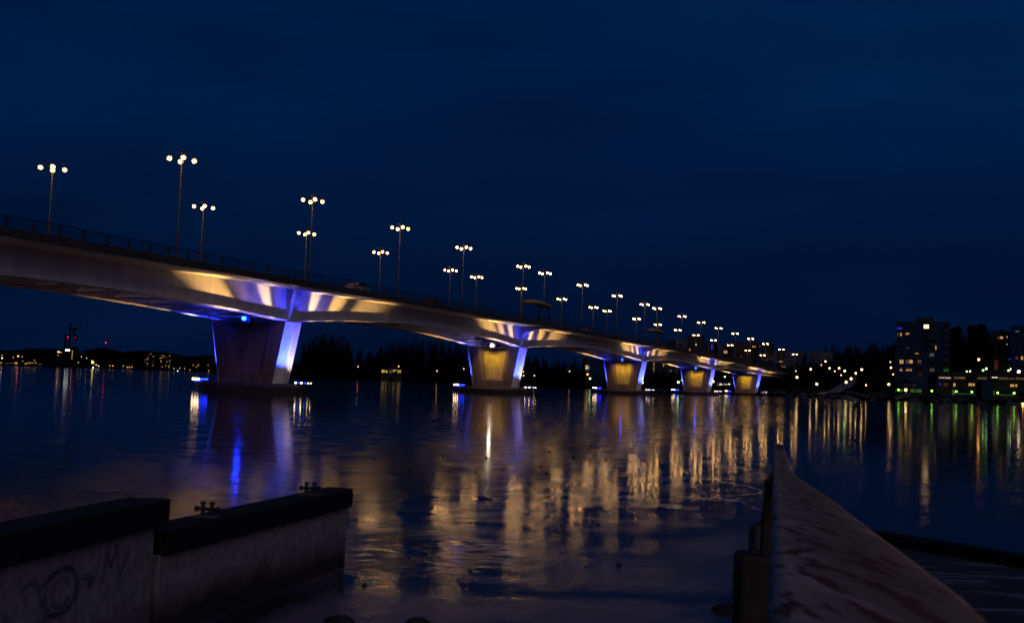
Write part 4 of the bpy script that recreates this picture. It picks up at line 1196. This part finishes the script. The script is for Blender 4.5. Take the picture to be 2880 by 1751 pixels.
# ------------------------------------------------------------------ foreground: mole walls
m = bpy.data.materials.new('mole_concrete'); m.use_nodes = True
t = m.node_tree; b = t.nodes['Principled BSDF']; tc = t.nodes.new('ShaderNodeTexCoord')
stn = noise(6, 7, 1.6, 1.6); stn2 = noise(1.4, 6)
sp_ = t.nodes.new('ShaderNodeSeparateXYZ'); t.links.new(tc.outputs['Object'], sp_.inputs[0])
wet = t.nodes.new('ShaderNodeMath'); wet.operation = 'MULTIPLY_ADD'; t.links.new(stn2, wet.inputs[0]); wet.inputs[1].default_value = -.5; t.links.new(sp_.outputs['Z'], wet.inputs[2])
wl_ = mrange(wet.outputs[0], -.06, .34, 0, 1)      # dark wet band stained up from the waterline
mx = t.nodes.new('ShaderNodeMix'); mx.data_type = 'RGBA'; mx.inputs[6].default_value = (.016, .010, .009, 1); mx.inputs[7].default_value = (.19, .18, .185, 1)
t.links.new(wl_, mx.inputs[0])
mx2 = t.nodes.new('ShaderNodeMix'); mx2.data_type = 'RGBA'; mx2.blend_type = 'MULTIPLY'; mx2.inputs[0].default_value = .8
t.links.new(mx.outputs[2], mx2.inputs[6])
cr_ = t.nodes.new('ShaderNodeValToRGB'); cr_.color_ramp.elements[0].position = .3; cr_.color_ramp.elements[0].color = (.45, .42, .42, 1); cr_.color_ramp.elements[1].position = .65; cr_.color_ramp.elements[1].color = (1, 1, 1, 1)
t.links.new(stn, cr_.inputs[0]); t.links.new(cr_.outputs[0], mx2.inputs[7]); t.links.new(mx2.outputs[2], b.inputs['Base Color'])
b.inputs['Roughness'].default_value = .85
bq = t.nodes.new('ShaderNodeBump'); bq.inputs['Strength'].default_value = .4; bq.inputs['Distance'].default_value = .02; t.links.new(stn, bq.inputs['Height']); t.links.new(bq.outputs[0], b.inputs['Normal'])
mole_m = m
cap_m = mat('tarred_timber', (.010, .009, .009), .75, noise=.5, nscale=5, bump=.5, stretch=(1, .2, 1), spec=.2)
graf_m = mat('faded_paint', (.075, .07, .08), .8, nscale=9, col2=(.13, .12, .13), thr=(.45, .7))


def mole(A, B, ztop, label, joints=(), chamfer=False, bits=(), graf=False, capov=.10):
    A = Vector((A[0], A[1], 0)); B = Vector((B[0], B[1], 0)); L = (B - A).length; d = (B - A).normalized()
    yaw = math.atan2(d.y, d.x)
    e = empty('mole_wall', A, yaw); tag(e, label, 'wall', 'concrete mole walls at the near shore')
    ct = .27
    m = MB(); prev = 0
    edges = [0] + [j * L for j in joints] + [L - .12]
    for a, b_ in zip(edges, edges[1:]):
        m.box(((a + b_) / 2, .16, (ztop - ct - .8) / 2), (b_ - a - .014, .32, ztop - ct + .8))
    m.box((L / 2, .18, (ztop - ct - .8) / 2), (L - .2, .24, ztop - ct + .8))
    w = m.build('wall_face', mole_m, e, bevel=.008)
    m = MB()
    pr = [(0, 0), (L - (.16 if chamfer else 0), 0), (L, .08 if chamfer else 0), (L, .40 + capov), (0, .40 + capov)]
    o0 = -capov
    m.loft([[Vector((x, y + o0, z)) for x, y in pr] for z in (ztop - ct, ztop)])
    m.build('timber_cap', cap_m, e, bevel=.015, fixn=True)
    if graf:
        m = MB(); rr = random.Random(5)
        def stroke(P, w_=.055):
            for (x0, z0_), (x1, z1_) in zip(P, P[1:]):
                dx, dz = x1 - x0, z1_ - z0_; l = math.hypot(dx, dz) or 1; nx, nz = -dz / l * w_ / 2, dx / l * w_ / 2
                m.add([(x0 - nx, -.006, z0_ - nz), (x0 + nx, -.006, z0_ + nz), (x1 + nx, -.006, z1_ + nz), (x1 - nx, -.006, z1_ - nz)], [(0, 1, 2, 3)])
        arc = lambda cx, cz, rx, rz_, a0, a1, n=18: [(cx + rx * math.cos(R(a0 + (a1 - a0) * i / n)), cz + rz_ * math.sin(R(a0 + (a1 - a0) * i / n))) for i in range(n + 1)]
        G = graf
        for P in G(arc): stroke(P)
        g = m.build('graffiti', graf_m, w)
    for (u, vy) in bits:
        bt = empty('mooring_bitt', A + d * u + Vector((-d.y, d.x, 0)) * vy + Vector((0, 0, ztop)), -.15); bt.scale = (1.1, 1.1, 1.1)
        m = MB(); m.box((0, 0, .008), (.26, .16, .016)); m.build('base_plate', mat('galvanised_plate', (.08, .075, .08), .7, .2), bt)
        for sx in (-.055, .055):
            m = MB(); m.tube([(sx, 0, .01), (sx, 0, .15)], .023, 10); m.tube([(sx, 0, .145), (sx, 0, .17)], [.036, .030], 10); m.build('peg', dark_steel, bt)
        m = MB(); m.tube([(-.12, 0, .085), (.12, 0, .085)], .019, 10); m.sphere((-.125, 0, .085), .033, 10, 8); m.sphere((.125, 0, .085), .033, 10, 8); m.build('crossbar', dark_steel, bt)
        bt['_n'] = 1
        BITTS.append(bt)
    return e


BITTS = []
Bl = at_z(452, 1491, 1.2); Br = at_z(988, 1372, 1.2)
Bl2 = at_z(200, 1572, 1.2)
# wall B (farther, lower)
dB = (Br - Bl).normalized(); A0 = Bl.copy()
LB = (Br - A0).length


def along(px, py, A, d, z):
    p = at_z(px, py, z) - Vector((A.x, A.y, 0)); return p.x * d.x + p.y * d.y


uj = along(755, 1415, A0, dB, 1.2) / LB
b1 = along(618, 1455, A0, dB, 1.2); b2 = along(890, 1391, A0, dB, 1.2)
mole(A0, Br, 1.2, 'farther low concrete mole with a dark timber cap and two mooring bitts', joints=(uj,), chamfer=True, bits=((b1, .16), (b2, .16)))
tag(BITTS[0], 'left cross-shaped mooring bitt on the timber cap of the farther mole', 'mooring bitt', 'mooring bitts on the mole')
tag(BITTS[1], 'right cross-shaped mooring bitt near the tip of the farther mole', 'mooring bitt', 'mooring bitts on the mole')
for q in BITTS: del q['_n']
# wall A (nearer, higher)
Ar = at_z(456, 1401, 1.57); Al = at_z(0, 1497, 1.57)
dA = (Ar - Al).normalized(); A1 = Al - dA * 2.5; LA = (Ar - A1).length


def gA(arc):
    u = lambda px, py: (along(px, py, A1, dA, 1.57))
    f = lambda x: 2.5 + (x / 440.0) * (LA - 2.5) * .93
    zz = lambda y: 1.17 - (y - 1540) / 240.0 * .74
    P = []
    P.append([(f(60), zz(1590)), (f(75), zz(1570)), (f(95), zz(1580)), (f(110), zz(1640)), (f(125), zz(1690))])
    P.append(arc(f(160), zz(1625), .24, .22, 0, 360)); P.append(arc(f(160), zz(1628), .14, .13, 20, 330))
    P.append([(f(105), zz(1595)), (f(130), zz(1570)), (f(190), zz(1560)), (f(210), zz(1620)), (f(200), zz(1670))])
    P.append([(f(215), zz(1600)), (f(245), zz(1610)), (f(238), zz(1640)), (f(255), zz(1615))])
    P.append([(f(280), zz(1640)), (f(290), zz(1540)), (f(305), zz(1600)), (f(320), zz(1530)), (f(335), zz(1640)), (f(360), zz(1560))])
    P.append([(f(25), zz(1640)), (f(28), zz(1750)), (f(60), zz(1730)), (f(90), zz(1700)), (f(190), zz(1680))])
    return P


mole(A1, Ar, 1.57, 'nearer taller concrete mole with dark timber cap and faded graffiti', graf=gA)

# rocks at the left edge
rock_m = mat('shore_rock', (.16, .10, .085), .9, noise=.5, nscale=3, bump=.6)
rn = random.Random(21)
for k, (px, py, r_) in enumerate([(8, 1432, .42), (40, 1446, .30), (72, 1455, .2), (22, 1456, .3), (-20, 1440, .5), (62, 1465, .18), (98, 1466, .12), (4, 1470, .3)]):
    p = at_z(px, py, .45)
    m = MB(); m.sphere((0, 0, 0), r_, 16, 11, sc=(1.2, .9, .75))
    m.v = [tuple(Vector(v) * (1 + .16 * math.sin(v[0] * 13 + k) * math.cos(v[1] * 11 + v[2] * 9) + rn.uniform(-.05, .05))) for v in m.v]
    o = m.build('shore_rock', rock_m); o.location = (p.x, p.y, .45 - r_ * .35); o.rotation_euler = (0, 0, rn.uniform(0, 6))
    tag(o, ['largest brown rock at the top of the heap', 'second brown rock sloping down the heap', 'small brown rock low on the heap', 'brown rock in the middle of the heap', 'big brown rock cut by the left edge', 'tiny brown rock near the right foot of the heap', 'rightmost pebble-sized rock of the heap', 'brown rock at the bottom left of the heap'][k] + ' behind the nearer mole', 'rock', 'rocks behind the nearer mole')

# ------------------------------------------------------------------ small stones frozen on the ice
stone_m = mat('wet_stone', (.012, .011, .012), .8)
sp0 = [(192 + 0, 0)]
ST_ = [(617, 1266), (1052, 1287), (1150, 1320), (1192, 1331), (1244, 1280), (1264, 1323), (1337, 1324), (1367, 1285), (1413, 1318), (1521, 1311), (1537, 1330), (1546, 1269), (1662, 1251), (1705, 1292), (1612, 1285), (1682, 1470), (1740, 1587), (1646, 1585), (1322, 1600), (1579, 1470), (960, 1658), (1025, 1640)]
base_o = None
for k, (px, py) in enumerate(ST_):
    p = at_z(px, py, 0.02); r_ = .02 + .0010 * p.y * rn.uniform(.6, 1.2)
    if base_o is None:
        m = MB(); m.sphere((0, 0, 0), 1, 9, 6, sc=(1.3, 1, .55)); m.v = [tuple(Vector(v) * rn.uniform(.85, 1.15)) for v in m.v]
        base_o = m.build('ice_stone', stone_m); c = base_o
    else:
        c = base_o.copy(); COL.objects.link(c)
    c.location = p; c.scale = (r_, r_, r_); c.rotation_euler = (0, 0, rn.uniform(0, 6))
    tag(c, 'dark stone on the ice, %s from the left' % ordx(sorted(ST_).index((px, py)) + 1), 'stone', 'stones scattered on the ice')
for k, (px, py, r_, lab) in enumerate([(955, 1748, .13, 'dark rock breaking the ice at the bottom edge left of centre'), (1175, 1749, .10, 'dark rock poking through the ice at the bottom edge'), (2050, 1716, .16, 'flat dark rock on the ice left of the handrail post')]):
    p = at_z(px, py, 0); m = MB(); m.sphere((0, 0, 0), r_, 12, 8, sc=(1.5, 1, .6)); m.v = [tuple(Vector(v) * rn.uniform(.9, 1.1)) for v in m.v]
    o = m.build('ice_rock', stone_m); o.location = p; tag(o, lab, 'rock')

# ------------------------------------------------------------------ foreground handrail
m = bpy.data.materials.new('flaking_paint'); m.use_nodes = True
t = m.node_tree; b = t.nodes['Principled BSDF']; tc = t.nodes.new('ShaderNodeTexCoord')
na = noise(26, 8, 1.0, .03, .2); nb = mrange(noise(70, 4, 1, .13, .1), .55, .60, 0, 1); ncx = noise(7.0, 5, 1.2, .06)
c1 = t.nodes.new('ShaderNodeValToRGB'); c1.color_ramp.elements[0].position = .30; c1.color_ramp.elements[0].color = (.20, .14, .085, 1); c1.color_ramp.elements[1].position = .85; c1.color_ramp.elements[1].color = (.56, .37, .28, 1)
c1.color_ramp.elements.new(.55).color = (.27, .19, .12, 1)
atn = t.nodes.new('ShaderNodeAttribute'); atn.attribute_name = 'across'       # paint survives along both edges, bare wood between
edge = t.nodes.new('ShaderNodeMath'); edge.operation = 'MULTIPLY_ADD'; t.links.new(atn.outputs['Fac'], edge.inputs[0]); edge.inputs[1].default_value = .34; t.links.new(na, edge.inputs[2])
t.links.new(edge.outputs[0], c1.inputs[0])
ncm = mrange(ncx, .40, .50, 0, 1)
mm = t.nodes.new('ShaderNodeMath'); mm.operation = 'MULTIPLY'; t.links.new(nb, mm.inputs[0]); t.links.new(ncm, mm.inputs[1])
mx = t.nodes.new('ShaderNodeMix'); mx.data_type = 'RGBA'; mx.inputs[7].default_value = (.14, .06, .035, 1)
t.links.new(mm.outputs[0], mx.inputs[0]); t.links.new(c1.outputs[0], mx.inputs[6])
t.links.new(mx.outputs[2], b.inputs['Base Color']); b.inputs['Roughness'].default_value = .9; b.inputs['Specular IOR Level'].default_value = .15
bq = t.nodes.new('ShaderNodeBump'); bq.inputs['Strength'].default_value = .35; bq.inputs['Distance'].default_value = .004; t.links.new(na, bq.inputs['Height']); t.links.new(bq.outputs[0], b.inputs['Normal'])
rail_m = m
rust_m = mat('rusty_steel', (.022, .012, .008), .75, noise=.6, nscale=9, bump=.4)
blue_st = mat('blue_black_steel', (.035, .038, .06), .6, .2, noise=.5, nscale=10, bump=.3)
# (distance, left px, right px, y px of the top face)
RS = [(.45, 2157, 3190, 1995), (.67, 2161, 2855, 1751), (.85, 2163, 2716, 1632), (1.16, 2165, 2566, 1535), (1.7, 2169, 2428, 1445), (2.7, 2171, 2334, 1383), (3.8, 2172, 2284, 1356), (5.2, 2173, 2257, 1341), (6.8, 2174, 2242, 1332), (8.4, 2175, 2233, 1324), (10.3, 2176, 2220, 1292), (12.4, 2177, 2210, 1268), (14.4, 2179, 2205, 1248)]
hr = empty('handrail', (1.4, 4, 1.0)); tag(hr, 'broad weathered handrail with flaking pinkish paint and rust spots at the lower right', 'handrail')
H0 = Vector((1.4, 4, 1.0)); mb = MB(); rings = []
for (Y, xl, xr, y) in RS:
    a = at(xl, y, Y); b_ = at(xr, y + (xr - xl) * .0, Y); b_.z = a.z
    wv = b_ - a
    q = lambda u, dz: a + wv * u + Vector((0, 0, dz)) - H0
    rings.append([q(0, -.013), q(.03, -.004), q(.10, 0), q(.30, .002), q(.5, .003), q(.72, .001), q(.9, -.002), q(.98, -.008), q(1, -.018), q(1, -.045), q(0, -.045)])
mb.loft(rings)
ro = mb.build('rail', rail_m, hr, smooth=True, fixn=True)
at_ = ro.data.attributes.new('across', 'FLOAT', 'POINT')
for k_ in range(len(ro.data.vertices)): at_.data[k_].value = [1, 1, .9, .25, 0, 0, .35, .9, .6, 0, 0][k_ % 11]
# two steel-bound timber posts fixed to the outer side
for (x0, x1, yt_, Y, mt, wd) in ((2072, 2168, 1553, 5.0, rust_m, .17), (2112, 2176, 1472, 7.2, blue_st, .15)):
    a = at(x0, yt_, Y); b_ = at(x1, yt_, Y)
    m = MB(); c = (a + b_) / 2; w_ = (b_ - a).length
    top = c.z; m.box((c.x - H0.x, c.y - H0.y, (top - 1.2) / 2 - H0.z), (w_, wd, top + 1.2)); ps = m.build('post', mt, hr, bevel=.02)
    m = MB(); m.bar((c.x - H0.x + w_ * .3, c.y - H0.y, top - H0.z - .25), (c.x - H0.x + w_ * .45, c.y - H0.y, top - H0.z + .35), .05, .05); m.build('rail_bracket', mt, ps)
    m = MB(); m.tube([(c.x - H0.x, c.y - H0.y, top - H0.z - .002), (c.x - H0.x, c.y - H0.y, top - H0.z + .035)], .014, 8); m.tube([(c.x - H0.x, c.y - H0.y, top - H0.z - .001), (c.x - H0.x, c.y - H0.y, top - H0.z + .014)], .028, 6)
    m.build('bolt', rust_m, ps)

# ------------------------------------------------------------------ quay on the right
e1 = at_z(2445, 1490, 1.0); e2 = at_z(2900, 1563, 1.0)
dq = (e2 - e1).normalized()
snow_m = mat('trodden_snow_quay', (.022, .020, .024), .85, nscale=1.6, col2=(.12, .115, .15), thr=(.54, .62), bump=.8, stretch=(.6, 2.2, 1))
mb = MB(); a = e1; b_ = e2 + dq * 14; k1 = at_z(2400, 1560, .86); k2 = at_z(2330, 1751, .86)
mb.loft([[Vector((a.x, a.y, z)), Vector((b_.x, b_.y, z)), Vector((b_.x + 2, -8, z)), Vector((2.2, -8, z)), Vector((1.9, 3.0, z)), Vector((k2.x, k2.y, z)), Vector((k1.x, k1.y, z))] for z in (-1.0, .86)])
o = mb.build('quay', snow_m, fixn=True); o['kind'] = 'structure'
kb = empty('kerb_beam', (e1.x, e1.y, .86), math.atan2(dq.y, dq.x)); tag(kb, 'dark timber kerb beam along the edge of the snowy quay behind the handrail', 'kerb beam')
m = MB(); m.box((9.9, -.12, .08), (20, .24, .17)); m.build('beam', cap_m, kb, bevel=.02)
for q in (1.2, 3.5, 5.8, 8.1):
    m = MB(); m.tube([(q, -.12, .165), (q, -.12, .18)], .025, 8); m.build('bolt', rust_m, kb)
# ground the viewer stands on
mb = MB(); mb.add([(-8, -12, 1.35), (1.6, -12, 1.35), (1.6, 1.8, 1.35), (-3.8, 1.8, 1.35), (-8, 4, 1.35)], [(0, 1, 2, 3, 4)])
mb.add([(-8, -12, -1), (1.6, -12, -1), (1.6, 1.8, -1), (-3.8, 1.8, -1), (-8, 4, -1)], [(4, 3, 2, 1, 0)])
o = mb.build('near_bank', snow_m); o['kind'] = 'structure'
